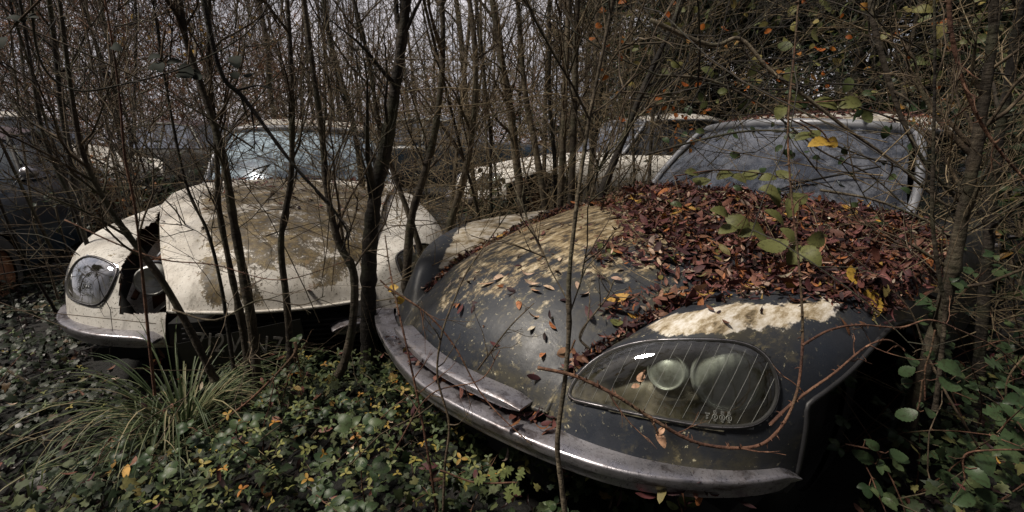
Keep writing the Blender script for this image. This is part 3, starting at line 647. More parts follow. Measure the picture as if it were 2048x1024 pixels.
def lift(G):
    G = G.copy(); s = G[..., 1:2]
    k = np.clip(1-s/1.75, 0, 1)
    G[..., 2:3] += .045*k+.012; G[..., 0:1] += .03*k+.01; G[..., 1:2] -= .035
    f = np.clip(1-s/.22, 0, 1)*np.clip(np.abs(G[..., 0:1])/.4, 0, 1)      # front corners stand out flat
    G[..., 0:1] = G[..., 0:1]*(1+.06*np.clip(s/.6, 0, 1)*np.clip((1.9-s)/.5, 0, 1))-.075*np.clip(s/1.0, 0, 1)*np.clip((1.85-s)/.5, 0, 1)      # knocked sideways off its hinges
    return G
L_WEAR = {'hood': [(1.0, [(430,430),(400,385),(560,350),(760,380),(760,470),(690,560),(640,580),(600,520),(500,500),(400,470)]), (1.2, [(402,520),(440,520),(445,612),(405,612)]), (1.0, [(470,560),(520,560),(530,612),(480,612)]), (.75, [(400,400),(780,360),(720,540),(400,540)])], 'fender': [(.2, [(130,480),(260,400),(330,400),(300,600),(130,600)])], 'roof': [(.8, [(400,200),(800,200),(800,300),(400,300)])]}
ds_l = make_ds('old_saloon', POSE_L, M['white'], hpaint=M['white_moss'], roofmat=M['white'], wears=L_WEAR, ws='ws_blue', hood_shift=lift, bumpers=((-.93, -.36), (.28, .93)), leftfender=-.02, square=True, torn=True)
tag(ds_l, 'cream wrecked saloon with a mossy hood sprung loose, behind the grey sapling clump', 'car', 'abandoned cars')
# the loose innards in the gap between the cream fender and the hood
m = MB()
for (c, d) in (((-.46, .55, .60), (.16, .22, .12)), ((-.50, .95, .66), (.14, .3, .14)), ((-.42, .30, .50), (.12, .10, .14)), ((-.52, 1.35, .74), (.18, .2, .12))): m.box(c, d)
for k in range(7):
    p = np.array([(-.55+.03*k, .25+.15*k, .52+.02*k), (-.50, .4+.12*k, .66+.015*k), (-.42, .6+.12*k, .62+.02*k), (-.5, .75+.1*k, .60)]); m.tubes(cr(p, 5), .012-.001*k, 6)
m.build('engine_pieces', M['rust'], ds_l, False)
IN = net(np.array([[(-.41,.18,.50),(-.43,.4,.56),(-.47,.8,.62),(-.5,1.2,.66)],[(-.50,.20,.44),(-.53,.4,.50),(-.56,.8,.58),(-.6,1.2,.62)],[(-.58,.26,.52),(-.60,.45,.60),(-.64,.8,.68),(-.68,1.2,.72)]]), 6, 6)
MB().grid(IN).build('inner_wing', M['white'], ds_l, attr=True)
m = MB()
for k in range(6):
    y0 = .32+.17*k; th = np.linspace(0, 2*np.pi, 17); q = [(1, 0), (1, .07), (.85, .075), (.8, .05), (.01, .05)]
    m.grid(np.array([[(-.50+.02*(k % 2)+math.cos(t)*(.032+.008*(k % 3))*a, y0+math.sin(t)*(.032+.008*(k % 3))*a, .55+.035*k+b) for a, b in q] for t in th]))
    m.tubes(cr(np.array([(-.56, y0, .58+.03*k), (-.50, y0+.05, .66+.03*k), (-.43, y0+.1, .60+.03*k), (-.40, y0+.16, .55+.03*k)]), 5), .009, 6)
m.build('engine_hoses', M['grey_metal'], ds_l)
th = np.linspace(0, 2*np.pi, 25)
pr = [(1.2, .05), (1.2, -.01), (1.05, -.02), (1.0, -.01), (.6, .015), (.2, .025), (.001, .027)]
MB().grid(np.array([[(-.455+math.cos(t)*.055*q, .20+hh, .61+math.sin(t)*.055*q) for q, hh in pr] for t in th])).build('loose_lamp', M['refl'], ds_l)
m = MB()
for k in range(9): m.box((.05, -.0, .27+.022*k), (.70, .012, .006))
m.build('grille', M['dark_metal'], ds_l, False)
pl = MB().box((-.06, -.075, .385), (.46, .006, .12), np.array(Matrix.Rotation(-.15, 3, 'Y'))).build('number_plate', M['plate'], ds_l, False)
to = text_obj('712 WN 71', .112, Vector((-.06, -.080, .385)), (math.pi/2, .15, 0), M['digit'], pl, 'plate_digits', .001, .82)
to.scale = (.78, 1, 1)
ds_d = make_ds('old_saloon', POSE_D, M['white_clean'], ws='ws', sideg='ws', wears={})
tag(ds_d, 'white wrecked saloon standing crosswise behind the sapling stems, its lamp facing left', 'car', 'abandoned cars')
ds_w = make_ds('old_saloon', POSE_W, M['white'], ws='side')
tag(ds_w, 'white wreck far back on the left showing a rusty front wheel', 'car', 'abandoned cars')
sa = make_saloon('old_saloon', pose(-4.0, 2.3, -.18, .467, 0, 0), M['blue'], M['purple'], M['black'])
tag(sa, 'dark blue wreck at the left edge, cut off by the frame', 'car', 'abandoned cars')
m = MB(); m.tubes(np.array([(.70, 1.55, .90), (.78, 1.50, .98), (.82, 1.50, 1.0)]), .008, 6)
G = np.array([[(.83+a*.06*math.cos(t), 1.47+b, 1.0+a*.05*math.sin(t)) for a, b in ((.01, -.05), (.6, -.04), (.95, -.01), (1, .02), (.9, .022), (.01, .022))] for t in np.linspace(0, 2*np.pi, 17)]); m.grid(G)
m.build('wing_mirror', M['chrome'], sa)
sb = make_saloon('old_saloon', pose(-3.2, 8.3, .04, 1.3, 0, 0), M['black'], M['purple'], M['lines'])
tag(sb, 'black wreck with maroon roof and white window posts, far back', 'car', 'abandoned cars')
sc_ = make_saloon('old_saloon', pose(1.1, 9.0, .12, 1.45, 0, 0), M['blue'], M['blue'], M['lines'], 'ws')
tag(sc_, 'blue wreck far back between the sapling stems', 'car', 'abandoned cars')

# ================================================================ PLANTS
UP = np.array([0, 0, 1.])
def unit(a): return a/(np.linalg.norm(a, axis=-1, keepdims=True)+1e-12)
def grow(st, d, ln, K=7, bend=.25, wob=.05):
    N = len(st); P = np.zeros((N, K, 3)); P[:, 0] = st; d = unit(d).copy(); step = (ln/(K-1))[:, None]
    for k in range(1, K):
        d = unit(d+RS.randn(N, 3)*wob*2+UP*bend*2/K); P[:, k] = P[:, k-1]+d*step
    return P
def children(P, n, u0=.2, u1=1., ang=.8, lf=.5, K=6, bend=.2, wob=.06, ln=None):
    N, Kp = P.shape[:2]; i = np.repeat(np.arange(N), n); u = RS.uniform(u0, u1, N*n)*(Kp-1.001); a = u.astype(int); f = (u-a)[:, None]
    st = P[i, a]*(1-f)+P[i, a+1]*f; T = unit(P[i, a+1]-P[i, a]); r = RS.randn(len(i), 3); r = unit(r-(r*T).sum(1, keepdims=True)*T)
    A = RS.uniform(.5, 1.3, len(i))[:, None]*ang; d = T*np.cos(A)+r*np.sin(A)
    L0 = np.linalg.norm(np.diff(P, axis=1), axis=2).sum(1)[i]
    l_ = (L0*lf if ln is None else ln)*RS.uniform(.4, 1.1, len(i))*(1.15-.6*u/(Kp-1))
    return grow(st, d, l_, K, bend, wob)
def taper(P, r0, r1, pw=1.): 
    t = np.linspace(0, 1, P.shape[1])**pw; return np.asarray(r0).reshape(-1, 1)*(1-t)+np.asarray(r1).reshape(-1, 1)*t
def path(px, Ys, n=5):
    Ys = np.interp(np.linspace(0, 1, len(px)), np.linspace(0, 1, len(np.atleast_1d(Ys))), np.atleast_1d(Ys))
    return cr(np.array([at(x, y, Y) for (x, y), Y in zip(px, Ys)]), n)
# ---- leaf templates: verts, quads/tris
def blade(K, wd, curl, fold, serr=0, pk=.42, twist=0.):
    v = []; f = []
    for k in range(K+1):
        x = k/K; w_ = wd*(x**.7)*((1-x)**.75)*1.75
        if x < pk: w_ *= 1
        if serr and 0 < k < K: w_ *= 1 if k % 2 else 1-serr
        z = curl*(x-.5)**2*1.6; a = twist*(x-.5)
        v += [(x, -w_*math.cos(a), z+fold*w_-w_*math.sin(a)), (x, 0, z), (x, w_*math.cos(a), z+fold*w_+w_*math.sin(a))]
    for k in range(K):
        b = 3*k; f += [(b, b+1, b+4, b+3), (b+1, b+2, b+5, b+4)]
    return np.array(v), np.array(f)
LITTER = [blade(5, .22, .25, .25), blade(5, .26, -.35, -.3, 0, .4, .5), blade(5, .17, .8, .9, 0, .4, -1.), blade(6, .34, -.2, .15, .1), blade(5, .14, .7, -.8, 0, .4, 1.0), blade(5, .30, .2, -.2, 0, .4, .4), blade(4, .24, .1, .1)]
BR = [blade(14, .52, -.30, .22, .13), blade(14, .46, -.4, .3, .14), blade(14, .56, .2, -.15, .12)]
def ivy_t():
    o = [(0, 0), (-.12, .22), (.05, .42), (.22, .36), (.30, .30), (.50, .36), (.62, .30), (.60, .16), (1.0, 0)]
    pts = o+[(x, -y) for x, y in o[-2:0:-1]]
    v = [(.3, 0, .05)]+[(x, y, .10*abs(y)-.12*x*x) for x, y in pts]; n = len(pts)
    return np.array(v)-np.array([0, 0, 0]), np.array([(0, 1+i, 1+(i+1) % n, 1+(i+1) % n) for i in range(n)])[:, :3]
IVY = [ivy_t()]
def clover_t():
    v = [(0, 0, 0)]; f = []
    for a in (0, 2.0, -2.0):
        bv, _ = blade(4, .36, -.2, .3); c, s_ = math.cos(a), math.sin(a); b = len(v)
        for x, y, z in bv[3:]: X = x*.55; v.append((X*c-y*.55*s_, X*s_+y*.55*c, z*.5))
        f += [(0, b+0, b+1, b+1), (0, b+1, b+2, b+2)]
        for k in range(3): q = b+3*k; f += [(q, q+3, q+4, q+1), (q+1, q+4, q+5, q+2)]
    return np.array(v), f
def clover_fix():
    v, f = clover_t(); q = np.array([x for x in f if x[2] != x[3]]); t = np.array([x[:3] for x in f if x[2] == x[3]]); return v, [q, t]
CLOV = [clover_fix()]
def oak_t():
    o = [(0, .02), (.12, .06), (.2, .25), (.32, .12), (.42, .36), (.54, .14), (.66, .32), (.78, .12), (.9, .16), (1, 0)]
    pts = o+[(x, -y) for x, y in o[-2:0:-1]]; v = [(.5, 0, .03)]+[(x, y, .15*abs(y)-.15*(x-.5)**2) for x, y in pts]; n = len(pts)
    return np.array(v), np.array([(0, 1+i, 1+(i+1) % n) for i in range(n)])
OAK = [oak_t()]
def scatter(mb, tem, P, N, sc, tilt=.4, X=None):
    P = np.asarray(P); n = len(P); ti = RS.randint(0, len(tem), n)
    Z = unit(np.asarray(N)+RS.randn(n, 3)*tilt); 
    Xr = RS.randn(n, 3) if X is None else X
    X_ = unit(Xr-(Xr*Z).sum(1, keepdims=True)*Z); Y_ = np.cross(Z, X_); sc = np.broadcast_to(np.asarray(sc, float), (n,))
    for k, (v, f) in enumerate(tem):
        q = np.where(ti == k)[0]
        if not len(q): continue
        vv = v-np.array([.5, 0, 0]) if X is None else v
        W = P[q, None]+sc[q, None, None]*(X_[q, None]*vv[None, :, :1]+Y_[q, None]*vv[None, :, 1:2]+Z[q, None]*vv[None, :, 2:3])
        off = (np.arange(len(q))*len(v))[:, None, None]
        fs = [(g[None]+off).reshape(-1, g.shape[1]) for g in (f if isinstance(f, list) else [f])]
        mb.add(W, fs)
    return mb
# ---- saplings
def sapling_parts(trunk, r0, r1, n1=12, n2=5, n3=3, l1=.9, u0=.15, ang=.75, name='sapling', mb='bark', mt='twig', root=None, loc=None, bend=.25, sides=9):
    """trunk: curve points; limbs and twigs spread through it"""
    trunk = np.array(trunk); base = trunk[0].copy() if loc is None else np.array(loc)
    T = trunk-base; root = root or empty(name, tuple(base))
    n = len(T); rr = np.linspace(r0, r1, n)*(1+.06*RS.randn(n)); rr[0] *= 1.25
    for _ in range(max(2, n//9)):                                  # knots and old branch collars
        rr[RS.randint(1, n-1)] *= 1.16
    tk = MB().tubes(T, rr, sides).build('trunk', M[mb], root)
    c1 = children(T[None], n1, u0, .98, ang, 0, 7, bend, .07, ln=l1)
    c2 = children(c1, n2, .15, 1, .7, .5, 6, .15, .08)
    m = MB().tubes(c1, taper(c1, RS.uniform(.22, .45, len(c1))*r0*.8, .0012), 5)
    m.tubes(c2, taper(c2, .0022, .0008), 3)
    if n3:
        c3 = children(c2, n3, .15, 1, .7, .5, 4, .1, .1); m.tubes(c3, taper(c3, .0013, .0006), 3)
    m.build('crown', M[mt], root)
    return root
NEAR = [  # traced stems: photo points top -> base, forward distance, base radius px, bark, label
 ([(352,-90),(368,60),(395,150),(432,260),(452,340),(464,420),(478,500),(500,620),(512,720),(516,800)],(1.62,1.72),13,'bark','thickest leaning sapling stem over the left half of the cream hood'),
 ([(420,-60),(418,120),(434,309),(437,408),(459,528),(482,640),(500,760)],(1.70,1.76),9,'bark','straight grey sapling stem just left of the thickest one over the cream hood'),
 ([(300,-40),(330,160),(371,364),(415,463),(440,560),(455,650),(468,740)],(1.66,1.72),5,'bark_dark','thin dark sapling stem crossing the mossy patch of the cream hood'),
 ([(600,-60),(615,60),(642,255),(655,386),(677,484),(707,545),(706,640),(690,720),(672,760)],(1.52,1.62),12,'bark','bowed sapling stem with pale elbow near the right end of the cream bumper'),
 ([(570,-60),(582,130),(584,255),(581,364),(562,484),(573,600),(581,700),(590,780)],(1.58,1.66),10,'bark','upright sapling stem over the middle of the cream hood'),
 ([(822,-80),(806,60),(790,180),(774,282),(751,391),(741,470),(737,560),(737,654),(740,720)],(1.78,1.88),23,'bark_dark','thickest dark trunk standing between the two front cars'),
 ([(110,-70),(145,200),(170,320),(215,410),(260,475),(320,555),(375,650),(410,720),(430,760)],(1.42,1.55),10,'bark','leaning stem crossing the lamp side of the cream car'),
 ([(200,-60),(225,90),(240,200),(250,315),(270,415),(285,550),(300,700),(310,790)],(1.30,1.36),4,'red_stem','straight reddish shoot beside the lamp of the cream car'),
 ([(880,-60),(886,100),(872,250),(848,350),(822,440),(812,560),(800,640)],(2.2,2.25),12,'bark','grey stem just right of the thick dark trunk'),
 ([(930,-60),(950,100),(946,250),(928,350),(880,520),(868,600)],(2.35,2.4),10,'bark_pale','pale leaning stem over the gap beside the grey fender'),
 ([(690,-60),(735,110),(762,270),(800,380),(840,500),(850,600)],(2.3,2.35),8,'bark','thin stem slanting down to the right behind the thick dark trunk'),
 ([(975,-60),(1000,100),(1018,200),(1030,300),(1044,405),(1048,470)],(2.9,2.95),12,'bark_pale','leftmost pale stem of the row behind the grey hood'),
 ([(1030,-60),(1040,60),(1049,175),(1070,290),(1089,405),(1096,470)],(2.9,2.95),9,'bark_pale','curved pale stem second in the row behind the grey hood'),
 ([(1098,-60),(1100,100),(1099,200),(1108,300),(1112,410),(1114,450)],(2.95,3.0),6,'bark_dark','dark thin stem third in the row behind the grey hood'),
 ([(1140,-60),(1134,100),(1128,240),(1124,330),(1120,420),(1120,460)],(2.7,2.75),10,'bark_pale','straight pale stem in the middle of the row behind the grey hood'),
 ([(1160,-60),(1152,60),(1150,160),(1146,300),(1142,400),(1140,460)],(2.65,2.7),10,'bark','straight brown stem beside the foreground shoot, behind the grey hood'),
 ([(1390,-60),(1340,60),(1290,170),(1250,270),(1210,370),(1195,430)],(2.35,2.4),10,'bark_dark','dark stem slanting up to the right between the white car and the grey hood'),
 ([(1240,-80),(1222,20),(1200,130),(1180,230),(1163,340),(1150,440),(1138,560),(1138,660),(1130,760),(1115,880),(1122,960),(1135,1060)],(.90,.90),8,'bark_pale','slim foreground shoot standing in front of the grey bumper and hood'),
 ([(1990,-80),(1984,80),(1968,200),(1948,320),(1928,420),(1908,520),(1885,620),(1858,710),(1830,800),(1800,900),(1780,990)],(1.28,1.34),21,'bark','thick pale-scarred trunk at the right of the grey car'),
 ([(1868,-60),(1870,120),(1867,300),(1865,440),(1880,560),(1890,620),(1882,720),(1870,820)],(1.15,1.2),6,'bark','slim vertical shoot left of the thick right-hand trunk'),
 ([(2050,-60),(2020,150),(1990,330),(1975,520),(1960,700),(1950,860)],(1.75,1.8),15,'bark_dark','dark trunk nearest the right edge of the picture'),
 ([(640,-60),(660,80),(700,220),(720,330),(728,420)],(3.4,3.5),8,'bark_dark','slender stem rising behind the right corner of the blue-tinted windscreen'),
 ([(500,-60),(530,60),(540,180),(552,250),(560,300)],(7,7.1),7,'bark','distant stem above the middle of the blue-tinted windscreen'),
 ([(90,-60),(110,90),(124,220),(140,310),(150,380)],(2.7,2.8),8,'bark_dark','dark stem in front of the dark blue wreck'),
 ([(30,-60),(60,120),(90,280),(150,420),(190,540),(205,620)],(2.1,2.15),6,'bark_dark','leaning dark stem near the left edge of the picture'),
]
for px, Ys, rpx, bk, lab in NEAR:
    tr = path(px[::-1], Ys[::-1], 6); Yb = Ys[1]
    r0 = rpx/FPX*Yb*.84
    big = rpx > 7; up = unit(tr[-1]-tr[-8]); ext = grow(tr[-1:], (up*.6+UP*.5)[None], np.array([2.4 if big else 1.4]), 14, .1, .035)[0][1:]; tr = np.concatenate([tr, ext])   # the stem goes on above the picture
    o = sapling_parts(tr, r0, r0*.22, 17 if big else 10, 5, 3 if big else 2, .55 if Yb < 2 else .8, .28, .75, mb=bk, mt='bark_dark' if 'dark' in bk else 'twig')
    tag(o, lab, 'sapling', 'saplings around the front cars')
# the side spur and cut stub of the foreground shoot
# ---- prototypes for the thicket behind
protos = []
for k in range(9):
    h = RS.uniform(5.5, 8); st = np.zeros((1, 3)); tr = grow(st, np.array([[RS.uniform(-.18, .18), RS.uniform(-.1, .1), 1]]), np.array([h]), 16, .15, .022)[0]
    r = RS.uniform(.013, .032)
    o = sapling_parts(tr, r, r*.25, 26, 6, 2, 1.5, .12, .62, name='sapling', mb=('bark', 'bark_dark', 'bark_pale')[k % 3], mt='twig' if k % 2 else 'bark_dark', bend=.5, sides=6)
    protos.append(o); 
spots = []
def addspots(n, xr, yr):
    for _ in range(n):
        Y = RS.uniform(*yr); px = RS.uniform(*xr); spots.append((( px-1024)/FPX*Y*1.0, Y))
addspots(15, (640, 1260), (4.2, 7.5)); addspots(60, (560, 1300), (7.5, 15)); addspots(30, (-60, 620), (5.5, 12)); addspots(26, (-100, 640), (11, 17)); addspots(20, (1250, 2100), (4.6, 8)); addspots(14, (420, 760), (8, 15))
def clear(x, y):
    for Mx, w_, l_ in ((POSE_R, 1.0, 5), (POSE_L, 1.0, 5), (POSE_D, 1.0, 5), (POSE_W, 1.0, 5), (sa.matrix_world, .95, 4.4), (sb.matrix_world, .95, 4.4), (sc_.matrix_world, .95, 4.4)):
        q = Mx.inverted() @ Vector((x, y, 0))
        if abs(q.x) < w_ and -.15 < q.y < l_: return False
    return True
spots = [p for p in spots if clear(*p)]
for k, (x, y) in enumerate(spots):
    p = protos[k % 9]; z = float(ground_z(x, y))-.05
    if k < 9: o = p; o.location = (x, y, z); o.rotation_euler = (0, 0, RS.uniform(0, 6.28))
    else: o = copy_thing(p, (x, y, z), RS.uniform(0, 6.28), RS.uniform(.75, 1.15))
    tag(o, 'slender bare sapling of the thicket behind the cars', 'sapling', 'bare saplings of the thicket')
thin = []
for k in range(6):
    tr = grow(np.zeros((1, 3)), np.array([[.1, 0, 1.]]), np.array([RS.uniform(3.0, 4.2)]), 14, .05, .03)[0]; r = RS.uniform(.006, .012)
    thin.append(sapling_parts(tr, r, r*.3, 12, 4, 2, .8, .15, .6, mb=('bark_pale', 'bark', 'bark_dark')[k % 3], mt='pale_twig' if k % 3 == 0 else 'twig', sides=6))
nth = 0
while nth < 62:
    Y = RS.uniform(2.0, 5.2); px = RS.uniform(*((60, 1250) if nth < 44 else (1420, 2100))); x, y = (px-1024)/FPX*Y, Y
    if not clear(x, y) or (nth >= 44 and Y < 3.0 and px < 1900): continue
    o = thin[nth] if nth < 6 else copy_thing(thin[nth % 6], (0, 0, 0), 0, RS.uniform(.7, 1.1))
    o.location = (x, y, float(ground_z(x, y))-.03); o.rotation_euler = (RS.uniform(-.25, .35), RS.uniform(-.6, .6), RS.uniform(0, 6.28)) if nth % 3 else (0, RS.uniform(-.2, .2), RS.uniform(0, 6.28))
    tag(o, 'thin leaning whip of a sapling among the wrecks', 'sapling', 'thin leaning stems among the wrecks'); nth += 1
# ---- tangle of fine twigs between and over the wrecks
def tangle(name, n, xr, yr, zr, ln, mat_, r=.0022, lean=.5, lab=None, levels=1, shape=None):
    Y = RS.uniform(yr[0], yr[1], n); px = RS.uniform(xr[0], xr[1], n)
    P0 = np.stack([(px-1024)/FPX*Y, Y, RS.uniform(zr[0], zr[1], n)], -1)
    if shape is not None: P0 = P0[shape(px, P0)]
    n = len(P0)
    d = unit(np.stack([RS.randn(n), RS.randn(n)*.6, RS.randn(n)*lean+.45], -1))
    P = grow(P0, d, RS.uniform(ln[0], ln[1], n), 9, .1, .05); m = MB().tubes(P, taper(P, r*RS.uniform(.5, 1.3, n), r*.3), 4)
    if levels:
        c = children(P, 4, .1, 1, .7, .45, 6, .1, .08); m.tubes(c, taper(c, r*.5, r*.22), 3)
    if levels > 1:
        c = children(c, 3, .1, 1, .7, .5, 5, .1, .1); m.tubes(c, taper(c, r*.3, r*.18), 3)
    o = m.build(name, M[mat_]); tag(o, lab, 'twigs', kind='stuff'); return o
tangle('bare_twigs', 190, (60, 1000), (1.45, 3.2), (.3, 2.6), (.7, 1.7), 'twig', .0021, .5, 'fine bare twigs criss-crossing over the cream car', 2)
tangle('bare_twigs', 330, (640, 1060), (2.1, 4.6), (.2, 1.3), (.6, 1.5), 'pale_twig', .0026, .7, 'pale tangle of twigs between the front cars', 2)
tangle('bare_twigs', 260, (880, 1480), (3.2, 5.2), (.2, 2.2), (.6, 1.8), 'pale_twig', .003, .5, 'twigs hanging before the white crosswise car', 2)
tangle('bare_twigs', 320, (1250, 2150), (1.4, 4.6), (.9, 3.0), (.5, 1.4), 'bark_dark', .0028, .5, 'dark twigs over the roof of the grey car', 2)
tangle('bare_twigs', 190, (1700, 2250), (1.3, 2.8), (.1, 1.6), (.4, 1.0), 'pale_twig', .0021, .35, 'thorny twigs spreading at the right of the grey car', 2)
tangle('bare_twigs', 200, (-100, 520), (2.2, 6), (.4, 3.2), (.8, 1.8), 'bark_dark', .004, .5, 'dark twigs over the wrecks on the left', 2)
# ---- far thicket
def far_shape(px, P): 
    top = np.interp(px, [-200, 330, 460, 620, 1000, 1150, 1400, 2200], [9.5, 8.5, 5.0, 3.4, 2.9, 3.2, 6, 8])
    return P[:, 2] < top*(.7+.5*RS.rand(len(P)))
tangle('distant_thicket', 5200, (-260, 1500), (13, 19), (0, 8), (1.0, 2.8), 'brown_twig', .013, .8, 'russet thicket of fine twigs closing the view behind the wrecks', 1, far_shape)
tangle('distant_thicket', 420, (560, 1260), (14, 20), (1, 7), (1.4, 3.2), 'bark', .009, 1.6, 'thin upright twigs against the bright sky', 1)
n = 85000; Y = RS.uniform(13, 20, n); px = RS.uniform(-260, 1500, n); P = np.stack([(px-1024)/FPX*Y, Y, RS.uniform(0, 9, n)], -1); P = P[far_shape(px, P*np.array([1, 1, 1.1]))]
tag(scatter(MB(), [blade(1, .3, 0, 0), blade(2, .3, .3, .2)], P, RS.randn(len(P), 3), RS.uniform(.05, .13, len(P)), .5).build('withered_foliage', M['crown_brown']), 'withered russet leaves hanging in the distant thicket', 'leaves', kind='stuff')
tangle('russet_twigs', 620, (-150, 640), (6.5, 12), (.3, 5.5), (1.0, 2.6), 'rust_twig', .0075, 1.0, 'russet shoots of the thicket on the left', 2)
n = 34000; Y = RS.uniform(7.5, 12.5, n); px = RS.uniform(-200, 560, n); P = np.stack([(px-1024)/FPX*Y, Y, RS.uniform(0, 6.5, n)], -1); P = P[RS.rand(n) < np.interp(px, [-200, 350, 560], [1, .8, .1])]
q = np.floor(P*1.6).astype(int); hsh = (np.sin(q[:, 0]*12.9+q[:, 1]*78.2+q[:, 2]*37.7)*43758.5) % 1; P = P[hsh < .55]
tag(scatter(MB(), [blade(2, .3, .3, .2)], P, RS.randn(len(P), 3), RS.uniform(.03, .075, len(P)), .5).build('withered_foliage', M['crown_brown']), 'withered russet leaves in the nearer thicket at the left', 'leaves', kind='stuff')
# ---- evergreen trees behind and beside the dark car
def evergreen(h, rad, n, z0):
    root = empty('evergreen_tree'); tr = grow(np.zeros((1, 3)), np.array([[.05, .02, 1]]), np.array([h]), 12, .1, .03)[0]
    r = .075; MB().tubes(tr, np.linspace(r, r*.3, 12), 8).build('trunk', M['bark_dark'], root)
    c1 = children(tr[None], 26, .1, .98, 1.0, 0, 7, .1, .08, ln=rad*1.15); c2 = children(c1, 6, .25, 1, .8, .5, 5, .05, .1)
    m = MB().tubes(c1, taper(c1, .02, .003), 4); m.tubes(c2, taper(c2, .005, .0015), 3)
    P = np.concatenate([c1[:, 2:].reshape(-1, 3), c2[:, 1:].reshape(-1, 3), c2[:, 2:].reshape(-1, 3)])
    P = P[RS.randint(0, len(P), n)]+RS.randn(n, 3)*.13
    m.build('branches', M['bark_dark'], root)
    P = P[P[:, 2] > z0]
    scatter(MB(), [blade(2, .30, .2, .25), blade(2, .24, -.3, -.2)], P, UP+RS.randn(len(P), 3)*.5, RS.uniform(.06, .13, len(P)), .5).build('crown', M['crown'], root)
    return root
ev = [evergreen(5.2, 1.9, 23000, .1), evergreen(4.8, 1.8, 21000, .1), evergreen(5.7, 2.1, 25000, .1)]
EV = [(3.0, 7.4, 'evergreen tree behind the white crosswise car, leftmost of the dark trees'), (4.9, 6.9, 'dense evergreen tree directly behind the roof of the grey car'), (6.6, 6.2, 'dark evergreen tree over the right end of the grey roof'),
      (4.2, 9.4, 'taller evergreen tree further back behind the grey roof'), (7.6, 8.2, 'evergreen tree deep in the dark wood at the upper right'), (5.3, 4.4, 'dark evergreen tree crowding the rear right of the grey car'),
      (6.4, 3.2, 'evergreen tree shading the right edge of the picture'), (1.6, 11.5, 'evergreen tree beyond the pale stem row'), (9, 5, 'evergreen tree in the darkest right-hand background'),
      (3.4, 12.2, 'evergreen tree at the left end of the rearmost dark row'), (6.2, 11.4, 'evergreen tree in the rearmost dark row above the grey roof'), (8.8, 10.8, 'evergreen tree in the rearmost dark row toward the right'), (11.5, 9.2, 'evergreen tree at the right end of the rearmost dark row'),
      (10.5, 7, 'evergreen tree filling the upper right corner'), (7.2, 5.0, 'evergreen tree between the grey car and the upper right corner'), (5.6, 8.0, 'evergreen tree in the second dark row behind the grey roof'), (3.9, 5.9, 'evergreen tree rising straight behind the middle of the grey roof'), (4.6, 8.3, 'evergreen tree filling the gap above the left half of the grey roof'), (5.6, 10.0, 'evergreen tree filling the gap above the right half of the grey roof'), (3.6, 8.9, 'evergreen tree above the left corner of the grey roof')]
for k, (x, y, lab) in enumerate(EV):
    o = ev[k] if k < 3 else copy_thing(ev[k % 3], (0, 0, 0), RS.uniform(0, 6), RS.uniform(.85, 1.1))
    o.location = (x, y, float(ground_z(x, y))-.05); tag(o, lab, 'tree', 'dark evergreen trees')
def bush(x, y, h, rad, n, mat_, lab, size=(.04, .08), tem=None):
    root = empty('bush', (x, y, float(ground_z(x, y)))); st = np.zeros((14, 3)); d = RS.randn(14, 3)*.45+UP
    s = grow(st, d, RS.uniform(.6, 1.05, 14)*h, 8, .1, .06); c = children(s, 8, .2, 1, .8, .4, 5, .1, .08)
    MB().tubes(s, taper(s, .008, .002), 5).tubes(c, taper(c, .003, .001), 3).build('stem', M['twig'], root)
    P = np.concatenate([s[:, 3:].reshape(-1, 3), c[:, 1:].reshape(-1, 3), c[:, 2:].reshape(-1, 3)]); P = P[RS.randint(0, len(P), n)]+RS.randn(n, 3)*rad*.12
    P = P[P[:, 2] > .02]
    scatter(MB(), tem or BR[:2], P, UP*.8+RS.randn(len(P), 3)*.4, RS.uniform(*size, len(P)), .4).build('foliage', M[mat_], root)
    tag(o := root, lab, 'bush', 'bushes around the wrecks'); return o
bush(2.75, 2.05, 1.5, 1.0, 900, 'crown', 'dark leafy bush at the right edge behind the scarred trunk')
bush(2.3, 1.45, .9, .8, 500, 'crown', 'low dark bush in the lower right corner')
bush(3.4, 3.0, 2.0, 1.0, 1200, 'crown', 'tall dark bush beside the rear of the grey car')
bush(-.15, 4.6, .75, .8, 500, 'ivy', 'low dark leafy bush under the nose of the white crosswise car')
bush(-3.1, 4.3, 1.0, .8, 400, 'crown', 'dark bush between the blue wreck and the cream one')
bush(-4.6, 5.4, 1.1, .8, 500, 'crown_brown', 'withered brown bush behind the dark blue wreck')
bush(1.3, 5.0, .8, .7, 400, 'crown', 'dark bush beside the rear door of the white crosswise car')

# ---- dead leaves on the cars
def surf_points(G, Mx, n, poly, lift=.0):
    Wd = xf(Mx, G); N = np.cross(np.gradient(Wd, axis=1), np.gradient(Wd, axis=0)); N = unit(N); N[N[..., 2] < 0] *= -1
    m, k = G.shape[:2]; du = np.linalg.norm(np.gradient(Wd, axis=0), axis=2)*np.linalg.norm(np.gradient(Wd, axis=1), axis=2)
    keep = inpoly(toimg(Wd), poly); pr = (du*keep).ravel(); 
    if pr.sum() == 0: return np.zeros((0, 3)), np.zeros((0, 3))
    i = RS.choice(m*k, n, p=pr/pr.sum()); P = Wd.reshape(-1, 3)[i]; NN = N.reshape(-1, 3)[i]
    return P+RS.randn(n, 3)*.008+NN*(lift+.004), NN
PILE = [(1165,388),(1240,368),(1330,345),(1560,345),(1700,372),(1830,400),(1960,470),(1900,560),(1760,640),(1640,612),(1500,600),(1400,612),(1330,612),(1250,645),(1190,650),(1195,620),(1260,580),(1330,560),(1300,540),(1200,535),(1170,505),(1240,480),(1235,440),(1180,410)]
CORE = [(1240,390),(1330,352),(1560,352),(1700,380),(1820,410),(1900,500),(1760,620),(1600,590),(1450,575),(1380,540),(1290,500),(1270,430)]
mL = MB()
